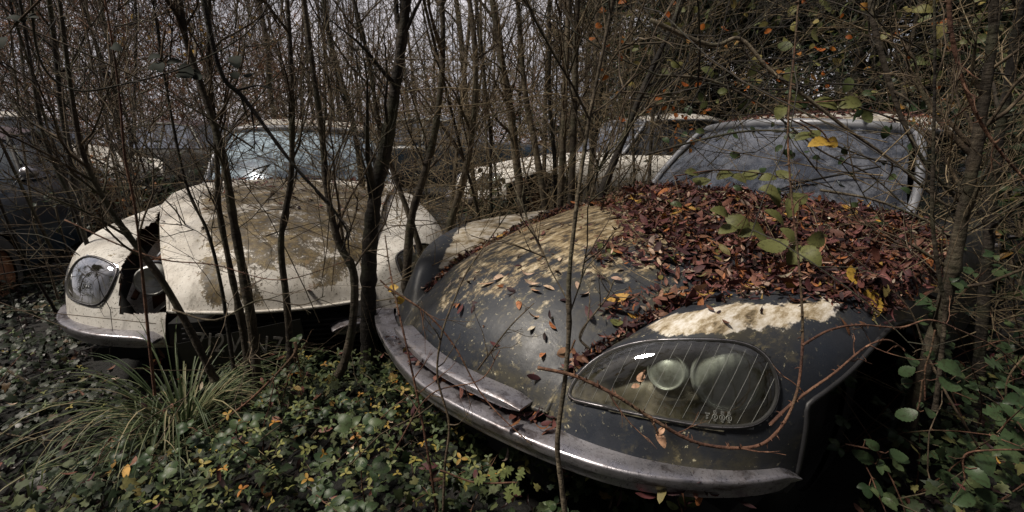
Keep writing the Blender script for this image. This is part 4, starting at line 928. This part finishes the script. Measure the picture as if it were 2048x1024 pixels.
for G in (HG, FG):
    c = [P for P in (surf_points(G, POSE_R, 4600 if G is HG else 1900, PILE), )]
    for P, N in c:
        P[:, 2] += RS.uniform(0, .012, len(P)); scatter(mL, LITTER, P, N, RS.lognormal(-3.5, .42, len(P)).clip(.014, .075), .42)
    P, N = surf_points(G, POSE_R, 4200 if G is HG else 2100, CORE); P[:, 2] += RS.uniform(.2, 1, len(P))*.055*np.clip(np.sin(P[:, 0]*23+2*np.sin(P[:, 1]*17))*np.cos(P[:, 1]*27)*.6+.45, .05, 1); scatter(mL, LITTER, P, N, RS.lognormal(-3.4, .42, len(P)).clip(.014, .08), .5)
tw = surf_points(HG, POSE_R, 60, PILE)[0]; tw = grow(tw+UP*.015, RS.randn(60, 3)*np.array([1, 1, .1]), RS.uniform(.08, .3, 60), 7, 0, .05)
tag(MB().tubes(tw, taper(tw, .0016, .0007), 4).build('fallen_twigs', M['pale_twig']), 'short dry twigs lying among the hood leaves', 'twigs', kind='stuff')
NEARP = [(900,560),(1000,470),(1150,400),(1300,380),(1850,400),(1960,560),(1700,660),(1400,640),(1200,680),(1080,760),(1000,700),(900,640)]
for G, nn_ in ((HG, 300), (FG, 110)):
    P, N = surf_points(G, POSE_R, nn_, NEARP); scatter(mL, LITTER, P, N, RS.lognormal(-3.6, .4, len(P)).clip(.012, .05), .25)
# gutters between hood and wings
for sgn, s0, s1, n in ((-1, .12, 1.2, 620), (1, .10, .9, 560)):
    s = RS.uniform(s0, s1, n); t = np.interp(s, HE[:, 1], HE[:, 0]); z = np.interp(s, HE[:, 1], HE[:, 2])
    w_ = .008+.03*np.clip(s/1.0, 0, 1)
    P = xf(POSE_R, np.stack([sgn*(t+RS.randn(n)*w_), s+RS.randn(n)*.01, z+.004+RS.uniform(0, .012, n)], -1)); scatter(mL, LITTER, P, np.tile(UP, (n, 1)), RS.uniform(.022, .045, n), .6)
tag(mL.build('dead_leaves', M['litter']), 'wine-red and brown dead leaves heaped over the hood of the grey car', 'leaves', kind='stuff')
P, N = surf_points(HG, POSE_R, 75, PILE, .02); tag(scatter(MB(), BR, P, N, RS.uniform(.016, .04, 75), .35).build('vine_leaves', M['bramble']), 'small green vine leaves trailing over the hood leaf pile', 'leaves', kind='stuff')
P, N = surf_points(HG, POSE_R, 90, PILE, .02); tag(scatter(MB(), LITTER, P, N, RS.uniform(.02, .045, 90), .35).build('pale_leaves', M['litter_pale']), 'pale dead leaves among the hood leaf pile', 'leaves', kind='stuff')
# single leaves lying apart on the hood
ONE = [(1050,548),(1062,572),(1068,586),(1097,580),(1112,548),(1120,522),(1076,526),(1200,502),(1040,606),(1072,632),(1108,655),(1060,662),(1085,715),(1118,705),(1000,560),(972,572),(1190,515),(1240,540),(1150,575),(1170,590),(1000,488),(1066,475),(935,570),(910,610),(1130,600),(1350,605),(1420,622),(1452,652),(1520,625),(1210,560),(1085,470),(990,690)]
mO = MB(); pts = []; nn = []
for px, py in ONE:
    G = HG if px < 1250 else FG; im = toimg(xf(POSE_R, G)); d = np.hypot(im[..., 0]-px, im[..., 1]-py); i = np.unravel_index(np.argmin(d), d.shape)
    if d[i] < 14: pts.append(xf(POSE_R, G[i])+UP*.006); nn.append(UP)
pts = np.array(pts); half = len(pts)*2//3
tag(scatter(mO, LITTER, pts[:half], np.array(nn)[:half], RS.uniform(.034, .056, half), .25).build('pale_leaves', M['litter_pale']), 'single pale dead leaves lying apart on the grey hood', 'leaves', kind='stuff')
tag(scatter(MB(), LITTER, pts[half:], np.array(nn)[half:], RS.uniform(.028, .045, len(pts)-half), .25).build('dead_leaves', M['litter']), 'single brown dead leaves on the bare part of the grey hood and wing', 'leaves', kind='stuff')
def on_roof(Mx, n, poly, lab, sc=(.03, .06)):
    P, N = surf_points(ROOFG, Mx, n, poly); tag(scatter(MB(), LITTER, P, N, RS.uniform(*sc, n), .4).build('dead_leaves', M['litter']), lab, 'leaves', kind='stuff')
ALL = [(-500, -500), (2600, -500), (2600, 1500), (-500, 1500)]
on_roof(POSE_R, 1500, ALL, 'dead leaves strewn on the roof of the grey car'); on_roof(POSE_L, 700, ALL, 'dead leaves strewn on the roof of the cream car'); on_roof(POSE_D, 500, ALL, 'dead leaves on the roof of the white crosswise car')
P1, N1 = surf_points(lift(HG), POSE_L, 150, [(400,430),(440,350),(780,350),(780,430)]); P2, N2 = surf_points(lift(HG), POSE_L, 26, ALL)
ss = RS.uniform(-1, 1, 230); P3 = xf(POSE_L, np.stack([ss*.66, 1.66+.24*ss*ss+RS.randn(230)*.012, .985-.03*ss*ss+RS.uniform(0, .02, 230)], -1))
P = np.concatenate([P1, P2, P3]); tag(scatter(MB(), LITTER, P, np.tile(UP, (len(P), 1)), RS.uniform(.03, .055, len(P)), .45).build('dead_leaves', M['litter']), 'dead leaves gathered below the windscreen of the cream car', 'leaves', kind='stuff')
P, N = surf_points(HG, POSE_D, 260, ALL); P2, N2 = surf_points(FG, POSE_D, 120, ALL); P2 = P2[N2[:, 2] > .8]; P = np.concatenate([P, P2])
tag(scatter(MB(), LITTER, P, np.tile(UP, (len(P), 1)), RS.uniform(.03, .06, len(P)), .4).build('dead_leaves', M['litter']), 'dead leaves on the hood of the white crosswise car', 'leaves', kind='stuff')
# leaves caught on the bumper and in the recess above it
th = RS.uniform(-.35, .42, 130); Bq = cr(np.array([(-.5,-.01),(-.25,-.075),(0,-.105),(.25,-.075),(.5,-.01),(.66,.07),(.80,.22)]), 8)
P = xf(POSE_R, np.stack([th, np.interp(th, Bq[:, 0], Bq[:, 1])+.05+RS.randn(130)*.02, .452+RS.uniform(0, .012, 130)], -1))
q = RS.uniform(.66, .82, 26); P2 = xf(POSE_R, np.stack([q, np.interp(q, Bq[:, 0], Bq[:, 1])-.0+RS.randn(26)*.015, .445-RS.uniform(-.01, .06, 26)], -1))
P = np.concatenate([P, P2]); tag(scatter(MB(), LITTER, P, np.tile(UP, (len(P), 1)), RS.uniform(.03, .055, len(P)), .7).build('dead_leaves', M['litter']), 'dead leaves caught on the front bumper of the grey car', 'leaves', kind='stuff')

# ---- ground cover
def gpts(n, xr, yr, hz=(0, .1), under=False):
    x = RS.uniform(*xr, n); y = RS.uniform(*yr, n)
    ok = np.ones(n, bool)
    for Mx in (POSE_R, POSE_L):
        A = np.array(Mx.inverted()); q = np.stack([x, y, 0*x], -1)@A[:3, :3].T+A[:3, 3]; ok &= ~((np.abs(q[:, 0]) < .92) & (q[:, 1] > .12+.35*(q[:, 0]/.9)**2) & (q[:, 1] < 5))
    x, y = x[ok], y[ok]; bump = (np.sin(x*5+1)*np.cos(y*6)+1)/2
    cl = np.sin(x*9+3*np.sin(y*5))*np.cos(y*11+2*np.sin(x*7)); kk = (cl > -.45) | (RS.rand(len(x)) < .25); x, y, bump = x[kk], y[kk], bump[kk]
    return np.stack([x, y, ground_z(x, y)+hz[0]+(hz[1]-hz[0])*(bump*.6+.4*RS.rand(len(x)))], -1)
def cover(name, tem, mat_, n, xr, yr, hz, sc, lab, tilt=.45):
    P = gpts(n, xr, yr, hz); tag(scatter(MB(), tem, P, np.tile(UP+np.array([0, -.35, 0]), (len(P), 1)), RS.uniform(*sc, len(P)), tilt).build(name, M[mat_]), lab, 'leaves', kind='stuff')
cover('leaf_litter', LITTER, 'litter_dark', 15000, (-5, 3.2), (1.0, 5.5), (.0, .05), (.035, .07), 'sodden dark leaf litter over the ground')
cover('ivy', IVY, 'ivy', 7000, (-1.35, .75), (1.02, 2.3), (.0, .25), (.010, .042), 'dark ivy carpet below the front bumper')
cover('ivy', IVY, 'ivy', 1800, (-1.6, 1.6), (.15, 1.05), (.0, .18), (.014, .040), 'dark ivy carpet closest to the viewer')
cover('ivy', IVY, 'ivy', 3200, (.95, 2.4), (.95, 2.4), (.02, .30), (.016, .042), 'dark ivy carpet at the lower right')
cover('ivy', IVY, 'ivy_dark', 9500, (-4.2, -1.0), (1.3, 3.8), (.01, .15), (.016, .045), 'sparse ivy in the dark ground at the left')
cover('trefoil_cover', CLOV, 'clover', 900, (-.95, .25), (1.05, 1.9), (.14, .27), (.024, .042), 'yellow-green trefoil leaves above the ivy')
cover('trefoil_cover', CLOV, 'clover', 260, (-3.2, -.9), (1.25, 3.2), (.06, .16), (.02, .036), 'scattered trefoil leaves at the left')
cover('dead_leaves', LITTER, 'litter', 420, (-1.6, 2.2), (1.02, 2.4), (.12, .26), (.03, .055), 'brown leaves fallen on the ivy')
cover('dead_leaves', LITTER, 'litter_pale', 40, (-2.6, 1.9), (1.05, 2.8), (.14, .24), (.03, .05), 'pale leaves fallen on the ground cover')
vs = gpts(170, (-1.5, 2.3), (1.0, 2.5), (.06, .24)); vs = grow(vs, RS.randn(len(vs), 3)*np.array([1, 1, .15]), RS.uniform(.2, .6, len(vs)), 9, 0, .07)
tag(MB().tubes(vs, taper(vs, .0022, .0010), 4).build('ivy_stems', M['twig']), 'trailing ivy stems over the ground', 'stems', kind='stuff')
def bramble_shoot(x, y, h, lab, lean):
    b = np.array([x, y, float(ground_z(x, y))]); root = empty('bramble_shoot', tuple(b)); m = MB(); lf = MB()
    for k in range(3):
        a = RS.uniform(0, 6.28); d = np.array([[math.cos(a)*.5+lean, math.sin(a)*.5-.15, 1.]]); P = grow(np.zeros((1, 3)), d, np.array([h*RS.uniform(.8, 1.3)]), 12, -.32, .04)[0]
        m.tubes(P, np.linspace(.0024, .0010, 12), 6); tt = unit(P[1:]-P[:-1]); q = P[1:]; rd = unit(RS.randn(11, 3)); C = np.stack([q, q+rd*.004, q+rd*.008], 1); m.tubes(C, np.array([[.0015, .0008, .0001]]), 4)
        for j in range(3, 12):
            if RS.rand() < .25: continue
            s_ = RS.uniform(.022, .05); X0 = unit(RS.randn(3)*np.array([1, .6, .3])); pt = P[j]+X0*.03; m.tubes(np.array([P[j], (P[j]+pt)/2+UP*.004, pt]), .0008, 4)
            for aa in (0, 1.15, -1.15):
                Xl = np.array([[X0[0]*math.cos(aa)-X0[1]*math.sin(aa), X0[0]*math.sin(aa)+X0[1]*math.cos(aa), X0[2]-.25]])
                scatter(lf, BR, pt[None], (UP+np.array([0, -.55, 0]))[None], [s_*(1 if aa == 0 else .8)], .15, X=Xl)
    m.build('stem', M['red_stem'], root); lf.build('foliage', M['bramble_green'], root); tag(root, lab, 'bramble', 'leafy bramble shoots'); return root
for k, (x, y, h, ln_) in enumerate([(-.62, 1.25, .42, .2), (-.38, 1.12, .38, .3), (-.85, 1.45, .4, -.1), (-.15, 1.02, .3, .2), (-.5, 1.6, .34, 0), (.05, 1.0, .26, .3), (1.05, 1.05, .5, .2), (1.25, 1.3, .62, -.1), (1.5, 1.15, .5, .1), (1.3, 1.75, .8, -.2), (1.65, 1.5, .7, 0), (.95, .92, .35, .2), (1.8, 1.25, .55, -.2), (1.55, 2.0, .9, -.1), (-1.9, 1.5, .3, 0), (-1.15, 1.2, .25, .1), (1.15, 1.5, .75, .1), (2.0, 1.7, .9, 0)]):
    bramble_shoot(x, y, h, 'leafy green bramble shoot rising '+('from the ivy in front of the bumpers' if x < .5 else 'beside the right wing of the grey car'), ln_)
# ---- sedge tussocks
def tussock(px, py, n, ln, lab, r=.05, z=.0, up=1.0):
    b = ground_at(px, py, z); root = empty('grass_tussock', tuple(b))
    a = RS.uniform(0, 6.283, n); st = np.stack([np.cos(a), np.sin(a), 0*a], -1)*RS.uniform(0, r, n)[:, None]
    d = unit(np.stack([np.cos(a), np.sin(a), RS.uniform(.2, 2.3, n)*up], -1)); K = 11; l_ = RS.uniform(ln[0], ln[1], n)
    P = np.zeros((n, K, 3)); P[:, 0] = st; dr = RS.uniform(.16, .42, n)[:, None]
    for k in range(1, K):
        d = unit(d-UP*dr*(k/K)*1.5+RS.randn(n, 3)*.015); P[:, k] = P[:, k-1]+d*(l_/(K-1))[:, None]
    m = MB(); side = unit(np.cross(P[:, -1]-P[:, 0], UP)+1e-6)
    t = np.linspace(0, 1, K); wd = (.0028*(1-t**2)+.0004)[None, :, None]*RS.uniform(.6, 1.2, n)[:, None, None]
    Vv = np.stack([P-side[:, None]*wd, P+UP*wd*-.5, P+side[:, None]*wd], 2)          # folded blade
    I = np.arange(n*K*3).reshape(n, K, 3)
    f = np.concatenate([np.stack([I[:, :-1, j], I[:, :-1, j+1], I[:, 1:, j+1], I[:, 1:, j]], -1).reshape(-1, 4) for j in (0, 1)])
    m.add(Vv, f); o = m.build('blades', M['grass'], root, True); o['kind'] = 'stuff'
    tag(root, lab, 'grass', 'grass tussocks'); return root
tussock(370, 868, 300, (.25, .66), 'large arching sedge tussock in front of the cream car')
tussock(548, 828, 60, (.14, .40), 'small upright sedge tussock right of the large one', .03, .0, 1.8)
tussock(300, 935, 120, (.15, .36), 'lower sedge tuft spilling toward the bottom edge')
tussock(60, 1015, 26, (.15, .3), 'few grass blades in the lower left corner', .04, 0, 1.6)
tussock(640, 790, 46, (.10, .26), 'thin grass tuft between the bumpers', .03)

# ---- bramble canes
def cane(px, Ys, rpx, mat_, lab, thorns=True, name='bramble_cane', tw=0, group='bramble canes'):
    P = path(px, Ys, 7); b = P[0].copy(); Y = np.mean(Ys); r = rpx/FPX*Y
    root = empty(name, tuple(b)); T = P-b; n = len(T)
    MB().tubes(T, np.linspace(r, r*.45, n)*(1+.05*RS.randn(n)), 7, cap=True).build('stem', M[mat_], root)
    if thorns:
        L_ = np.linalg.norm(np.diff(T, axis=0), axis=1).sum(); k = max(4, int(L_/.022)); u = RS.uniform(0, n-1.01, k); a = u.astype(int); q = T[a]+(T[a+1]-T[a])*(u-a)[:, None]
        tt = unit(T[a+1]-T[a]); rd = RS.randn(k, 3); rd = unit(rd-(rd*tt).sum(1, keepdims=True)*tt)
        C = np.stack([q, q+rd*r*1.5-tt*r*.2, q+rd*r*2.9-tt*r*.9], 1); o = MB().tubes(C, np.array([[r*.75, r*.35, r*.04]]), 4).build('thorns', M[mat_], root); o['kind'] = 'stuff'
    if tw:
        c = children(T[None], tw, .1, 1, .9, 0, 6, .0, .1, ln=.14); c2 = children(c, 2, .3, 1, .7, .5, 4, 0, .1)
        MB().tubes(c, taper(c, r*.5, r*.15), 4).tubes(c2, taper(c2, r*.25, r*.1), 3).build('side_twigs', M[mat_], root)['kind'] = 'stuff'
    tag(root, lab, 'branch' if not thorns else 'bramble', group)
    return root
CANES = [
 ([(1075,735),(1150,752),(1230,790),(1300,835),(1380,880),(1450,895),(1520,890),(1565,850),(1592,790),(1603,720),(1605,640),(1597,520),(1582,380),(1576,250),(1590,90),(1600,-40)],(.90,.86,.84,.9,1.0,1.1),4.2,'red_stem','long thorny cane looping under the lamp of the grey car'),
 ([(1540,850),(1575,815),(1620,780),(1670,745),(1730,695),(1775,680),(1810,700)],(.86,.9,1.0),3.6,'red_stem','thorny cane arching beside the wheel arch of the grey car'),
 ([(1605,690),(1660,660),(1720,650),(1800,655),(1860,640),(1930,665),(2000,700),(2060,760)],(.88,1.0,1.05),2.6,'red_stem','thin cane running level from the grey wing to the right edge'),
 ([(875,1030),(858,920),(841,823),(815,700),(792,600),(780,540),(770,470)],(1.08,1.12,1.3),3.0,'red_stem','leftmost upright cane before the left end of the grey bumper'),
 ([(886,1030),(890,930),(898,847),(875,753),(884,668),(908,601),(936,540),(985,470),(1020,420)],(1.05,1.1,1.25),3.0,'twig','upright cane bending right over the left end of the grey bumper'),
 ([(770,572),(851,625),(908,691),(955,776),(1002,833),(1064,890)],(1.2,1.12,1.02),2.4,'red_stem','cane slanting down along the grey bumper'),
 ([(955,740),(1016,658),(1068,606)],(1.12,1.12,1.15),2.2,'twig','short cane rising over the lower edge of the grey hood'),
 ([(790,900),(860,790),(960,760),(1000,700)],(1.08,1.1),2.0,'red_stem','thin cane crossing the left part of the grey bumper'),
 ([(590,684),(592,700),(575,725),(500,800),(430,850),(380,872)],(1.5,1.45),4,'red_stem','kinked reddish stem above the sedge tussock'),
 ([(1300,40),(1420,90),(1480,78),(1540,140),(1620,200),(1700,262),(1790,325),(1880,402),(1925,418)],(1.6,1.4),4.5,'bark_pale','long pale bough sloping down across the grey windscreen'),
 ([(1738,-40),(1748,50),(1775,150),(1805,240),(1850,325),(1920,405)],(1.5,1.4),6,'bark','bough curving down from the top to the right-hand trunk'),
 ([(1895,-40),(1905,80),(1940,200),(1990,290),(2060,370)],(1.2,1.15),4.5,'red_stem','reddish cane curving to the right edge'),
 ([(1310,150),(1420,160),(1530,215),(1640,300),(1740,350),(1830,430)],(1.7,1.5),2.6,'bark','thin dark cane across the middle of the grey windscreen'),
 ([(1290,310),(1400,280),(1500,262),(1600,268),(1720,310),(1850,360),(1920,460)],(1.9,1.6),2.6,'bark_dark','arched dark cane along the grey windscreen'),
 ([(1640,380),(1750,400),(1850,440),(1915,470),(2050,400)],(1.5,1.3),3,'bark_pale','pale cane reaching from the hood leaves to the scarred trunk'),
 ([(1960,900),(1900,800),(1880,760),(1850,700),(1820,620),(1760,560),(1690,500)],(1.15,1.3),2.6,'twig','cane climbing from the lower right toward the hood leaves'),
 ([(0,735),(40,755),(90,790),(118,812)],(1.9,1.85),3.5,'twig','short dead stick on the dark ground at the left'),
 ([(0,866),(90,880),(190,886)],(1.5,1.45),2,'twig','straight thin twig low at the left edge'),
 ([(250,1030),(330,985),(420,955),(520,880),(560,850)],(1.22,1.35),2.4,'twig','pale twig lying over the ivy at the bottom'),
 ([(60,-40),(80,120),(150,180),(260,165),(380,130),(500,60),(560,-40)],(1.0,1.1),2.2,'bark_dark','dark twig arching across the upper left'),
 ([(395,-60),(440,140),(491,200),(584,326),(660,410),(700,470)],(1.35,1.45),5,'bark_dark','dark diagonal bough crossing the blue-tinted windscreen'),
 ([(130,440),(240,490),(330,520),(430,530),(560,560),(700,520)],(1.5,1.4),1.8,'red_stem','thin level shoot across the front of the cream car'),
 ([(345,620),(430,640),(520,600),(600,610),(650,592)],(1.5,1.45),2.2,'bark_pale','pale twig under the lip of the cream hood'),
 ([(1180,700),(1160,668),(1210,600),(1228,560)],(1.0,1.02),3,'bark_pale','short pale spur beside the slim foreground shoot'),
]
for k, (px, Ys, r, mt, lab) in enumerate(CANES):
    cane(px, Ys, r, mt, lab, thorns=mt in ('red_stem',) , tw=8 if mt != 'red_stem' else 4, name='bramble_cane' if mt == 'red_stem' else 'bare_branch', group='bramble canes and boughs')
# ---- leafy sprigs: every leaf a part
def sprig(leaves_, Y, mat_, lab, stem=None, tem=None, name='leafy_sprig', face=.9):
    pts = [at(x, y, Y+dy) for x, y, s, a, dy in leaves_]; b = np.mean(pts, 0) if stem is None else at(*stem[0], Y); root = empty(name, tuple(b))
    base = at(*(stem[-1] if stem else (leaves_[0][0], leaves_[0][1]+30)), Y)-b
    if stem: MB().tubes(path(stem, (Y, Y), 6)-b, .0022, 6).build('stem', M['red_stem'], root)
    m = MB()
    for (x, y, s, a, dy), p in zip(leaves_, pts):
        q = p-b; ln = s*(.85 if mat_ == 'shade_leaf' else 1.05)/FPX*(Y+dy); X = np.array([[math.cos(a), RS.uniform(-.3, .3), math.sin(a)]]); N = np.array([[RS.uniform(-.5, .5), -face, RS.uniform(.2, 1.4)]])
        st = q-unit(X)[0]*ln*.5
        mm = MB(); scatter(mm, tem or BR, st[None], N, [ln], .12, X=X); mm.build('leaf', M[mat_], root)
        tgt = base if not stem else (path(stem, (Y, Y), 6)-b)[np.argmin(np.linalg.norm(path(stem, (Y, Y), 6)-b-st, axis=1))]
        if np.linalg.norm(tgt-st) < .2: m.tubes(np.array([tgt, (tgt+st)/2-np.array([0, 0, .004]), st]), .0012, 4)
    if m.n: m.build('leaf_stalks', M['red_stem'], root)['kind'] = 'stuff'
    tag(root, lab, 'leaves', 'leafy sprigs'); return root
SPRIGS = [
 ([(1480,440,48,2.6,0),(1455,462,40,3.6,0),(1500,448,56,.9,0),(1537,440,50,-1.2,.02),(1508,470,52,-1.6,-.02),(1440,425,40,2.9,0)],1.45,'bramble','olive bramble sprig in the middle of the hood leaves',[(1470,380),(1490,405),(1497,425)]),
 ([(1560,392,42,1.9,0),(1600,388,50,.4,0),(1572,415,46,-1.8,0),(1540,375,36,2.8,0)],1.5,'bramble','small olive sprig just above the one in the hood leaves',[(1600,340),(1585,365),(1578,390)]),
 ([(1545,490,60,3.3,0),(1595,470,46,1.9,0),(1590,512,54,-2.0,0),(1640,478,50,.2,0),(1616,508,52,-.9,-.02)],1.35,'bramble','largest olive leaf cluster hanging over the hood leaves',[(1600,400),(1596,440),(1592,482)]),
 ([(1450,350,36,.3,0),(1470,362,34,-1,0),(1500,345,36,.6,0),(1530,362,32,-.4,0),(1410,352,34,2.5,0),(1385,345,30,3,0),(1560,355,30,-.8,0)],1.75,'bramble','row of small green leaves along the foot of the grey windscreen',[(1350,352),(1440,340),(1540,350),(1620,370)]),
 ([(1735,553,52,1.3,0)],1.25,'yellow','round yellow leaf over the right end of the leaf pile',[(1720,620),(1728,590),(1733,575)]),
 ([(1732,602,58,-1.4,0)],1.25,'yellow','drooping yellow leaf below the round one',[(1720,560),(1724,575)]),
 ([(1640,292,48,3.5,0),(1668,284,34,.2,0)],1.4,'yellow','pair of yellow leaves before the grey windscreen',[(1600,240),(1640,260),(1656,280)]),
 ([(1610,268,36,3.2,0),(1632,262,30,.6,0)],1.42,'bramble','pair of olive leaves left of the yellow pair',[(1570,235),(1605,250),(1622,262)]),
 ([(1655,205,44,2.8,0),(1700,206,46,.1,0),(1600,195,40,.8,0),(1560,225,36,-2,0)],1.5,'bramble','olive leaves hanging above the grey roof edge',[(1530,190),(1600,205),(1690,200)]),
 ([(1880,770,44,-.9,0),(1895,738,56,-.5,0),(1832,714,42,.1,0),(1866,710,30,0,0),(1810,744,34,.2,0),(1814,765,32,.1,0)],1.12,'bramble_green','green bramble leaves beside the scarred trunk, upper cluster',[(1870,660),(1862,700),(1850,740),(1850,800)]),
 ([(1815,826,44,3.2,0),(1857,826,34,-.5,0),(1842,808,20,1.2,0)],1.1,'bramble_green','three green leaves against the foot of the scarred trunk',[(1845,760),(1840,800),(1835,820)]),
 ([(1738,920,48,2.6,0),(1788,912,40,-.7,0),(1745,890,36,-.6,0)],1.05,'bramble_green','green bramble leaves low in the right foreground',[(1690,888),(1740,898),(1765,905)]),
 ([(1908,918,42,-.5,0),(1975,928,64,.1,0),(1940,950,54,-1.0,0),(1925,998,56,.1,0),(1960,985,44,-.6,0)],1.0,'bramble_green','large green leaves in the lower right corner',[(2060,900),(1990,900),(1930,910),(1930,960)]),
 ([(2000,720,60,.2,0),(2025,830,54,-.3,0),(1998,818,50,2.9,0),(2010,872,60,-.4,0)],1.1,'bramble_green','pale green leaves at the right edge',[(2060,700),(2015,760),(2015,840)]),
 ([(312,118,34,3.6,0),(322,140,38,-1.5,0),(345,120,30,.3,0),(300,128,26,3.2,0)],1.05,'shade_leaf','silhouette-dark leaf cluster upper left, beside the thickest leaning stem',[(330,60),(325,90),(322,118)]),
 ([(375,150,46,-1.5,0),(392,150,34,-.8,0),(355,145,28,3.4,0)],1.08,'shade_leaf','drooping silhouette-dark leaf cluster crossed by the thickest leaning stem',[(380,80),(378,110),(376,132)]),
 ([(474,128,44,-1.3,0),(498,150,26,.1,0),(470,150,24,3.1,0)],1.1,'shade_leaf','small silhouette-dark leaf cluster above the blue-tinted windscreen',[(480,70),(478,100),(474,118)]),
 ([(30,42,40,3.2,0),(14,90,40,-1.4,0),(60,36,40,.1,0),(232,95,36,-.4,0)],1.0,'shade_leaf','silhouette-dark leaves in the upper left corner',[(100,-20),(60,20),(30,50)]),
 ([(960,960,34,.3,0),(985,955,38,1.9,0),(1012,945,36,.7,0),(1030,975,36,-.6,0),(1040,950,32,1.2,0),(1015,985,36,-1.6,0)],1.02,'clover','yellow-green lobed sprig at the bottom before the bumper',[(880,940),(950,965),(1030,965)]),
 ([(800,600,24,.5,0),(787,578,26,.2,0)],1.25,'yellow','two small yellow leaves left of the grey bumper end',[(760,560),(780,580),(795,600)]),
 ([(1128,705,32,.2,0)],.98,'litter_pale','round pale leaf hanging on the slim foreground shoot',[(1150,680),(1143,698)]),
 ([(1280,752,26,1.4,0),(1272,770,18,3,0)],.93,'litter_pale','pale leaf stuck before the lined lamp glass',[(1290,740),(1283,760)]),
 ([(1318,880,34,-1.3,0),(1322,862,22,.9,0)],.88,'litter_pale','pale leaf pair hanging below the lined lamp glass',[(1302,838),(1312,858)]),
 ([(1380,1000,50,.1,0),(1345,1015,30,2.8,0)],.98,'clover','bright green leaf at the bottom edge',[(1370,1050),(1362,1015)]),
]
for lv, Y, mt, lab, stem in SPRIGS:
    sprig(lv, Y, mt, lab, stem, OAK if 'lobed' in lab or 'pale green' in lab or 'lobed' in lab else None)
# scattered single leaves clinging to the twigs at the right and centre
def clinging(n, xr, yr_px, Yr, mat_, lab, sc=(.03, .06)):
    P = np.array([at(RS.uniform(*xr), RS.uniform(*yr_px), RS.uniform(*Yr)) for _ in range(n)])
    tag(scatter(MB(), BR, P, UP*.3+RS.randn(n, 3)*.5+np.array([0, -.6, 0]), RS.uniform(*sc, n), .3).build('clinging_leaves', M[mat_]), lab, 'leaves', kind='stuff')
clinging(70, (1180, 1900), (0, 240), (2.2, 4.5), 'orange', 'orange leaves still clinging above the grey roof', (.03, .06))
clinging(160, (1250, 2048), (0, 240), (2.0, 4.5), 'bramble', 'olive leaves still clinging above the grey roof', (.04, .08))
clinging(26, (1340, 1420), (215, 300), (2.6, 3.4), 'orange', 'orange leaves beside the corner of the grey roof', (.02, .045))
clinging(60, (1330, 1860), (180, 420), (1.7, 2.3), 'bramble_green', 'green leaves before the grey windscreen', (.03, .05))
clinging(60, (200, 620), (20, 110), (8, 12), 'yellow', 'yellow leaves high in the thicket', (.06, .12))

# ---- the wood closes round and over the place from which the cars are seen (mirrored in the lamp glass and paint)
for k, (x, y, lab) in enumerate([(5.2, -3.4, 'evergreen tree standing behind the viewer on the right'), (5.6, .6, 'evergreen tree closing the right side next to the grey car'), (-5.5, -4.5, 'evergreen tree standing far behind the viewer on the left'), (-1.6, -6, 'evergreen tree far behind the viewer'), (-7.5, .8, 'evergreen tree left of the dark blue wreck')]):
    o = copy_thing(ev[k % 3], (x, y, 0), RS.uniform(0, 6), RS.uniform(.9, 1.2)); tag(o, lab, 'tree', 'dark evergreen trees')
for k in range(14):
    x, y = [(-3.2, -.6), (-2.4, -2.2), (-1.0, -1.8), (.3, -2.6), (1.2, -1.6), (2.2, -.4), (-4.2, .6), (-3.6, -3.2), (-2.0, -4.0), (.2, -4.4), (2.6, .3), (-5.4, -1.0), (-1.2, -3.0), (3.2, .9)][k]
    o = copy_thing(protos[k % 9], (x, y, -.05), RS.uniform(0, 6), RS.uniform(.85, 1.1)); tag(o, 'bare sapling of the wood behind the viewer', 'sapling', 'bare saplings behind the viewer')
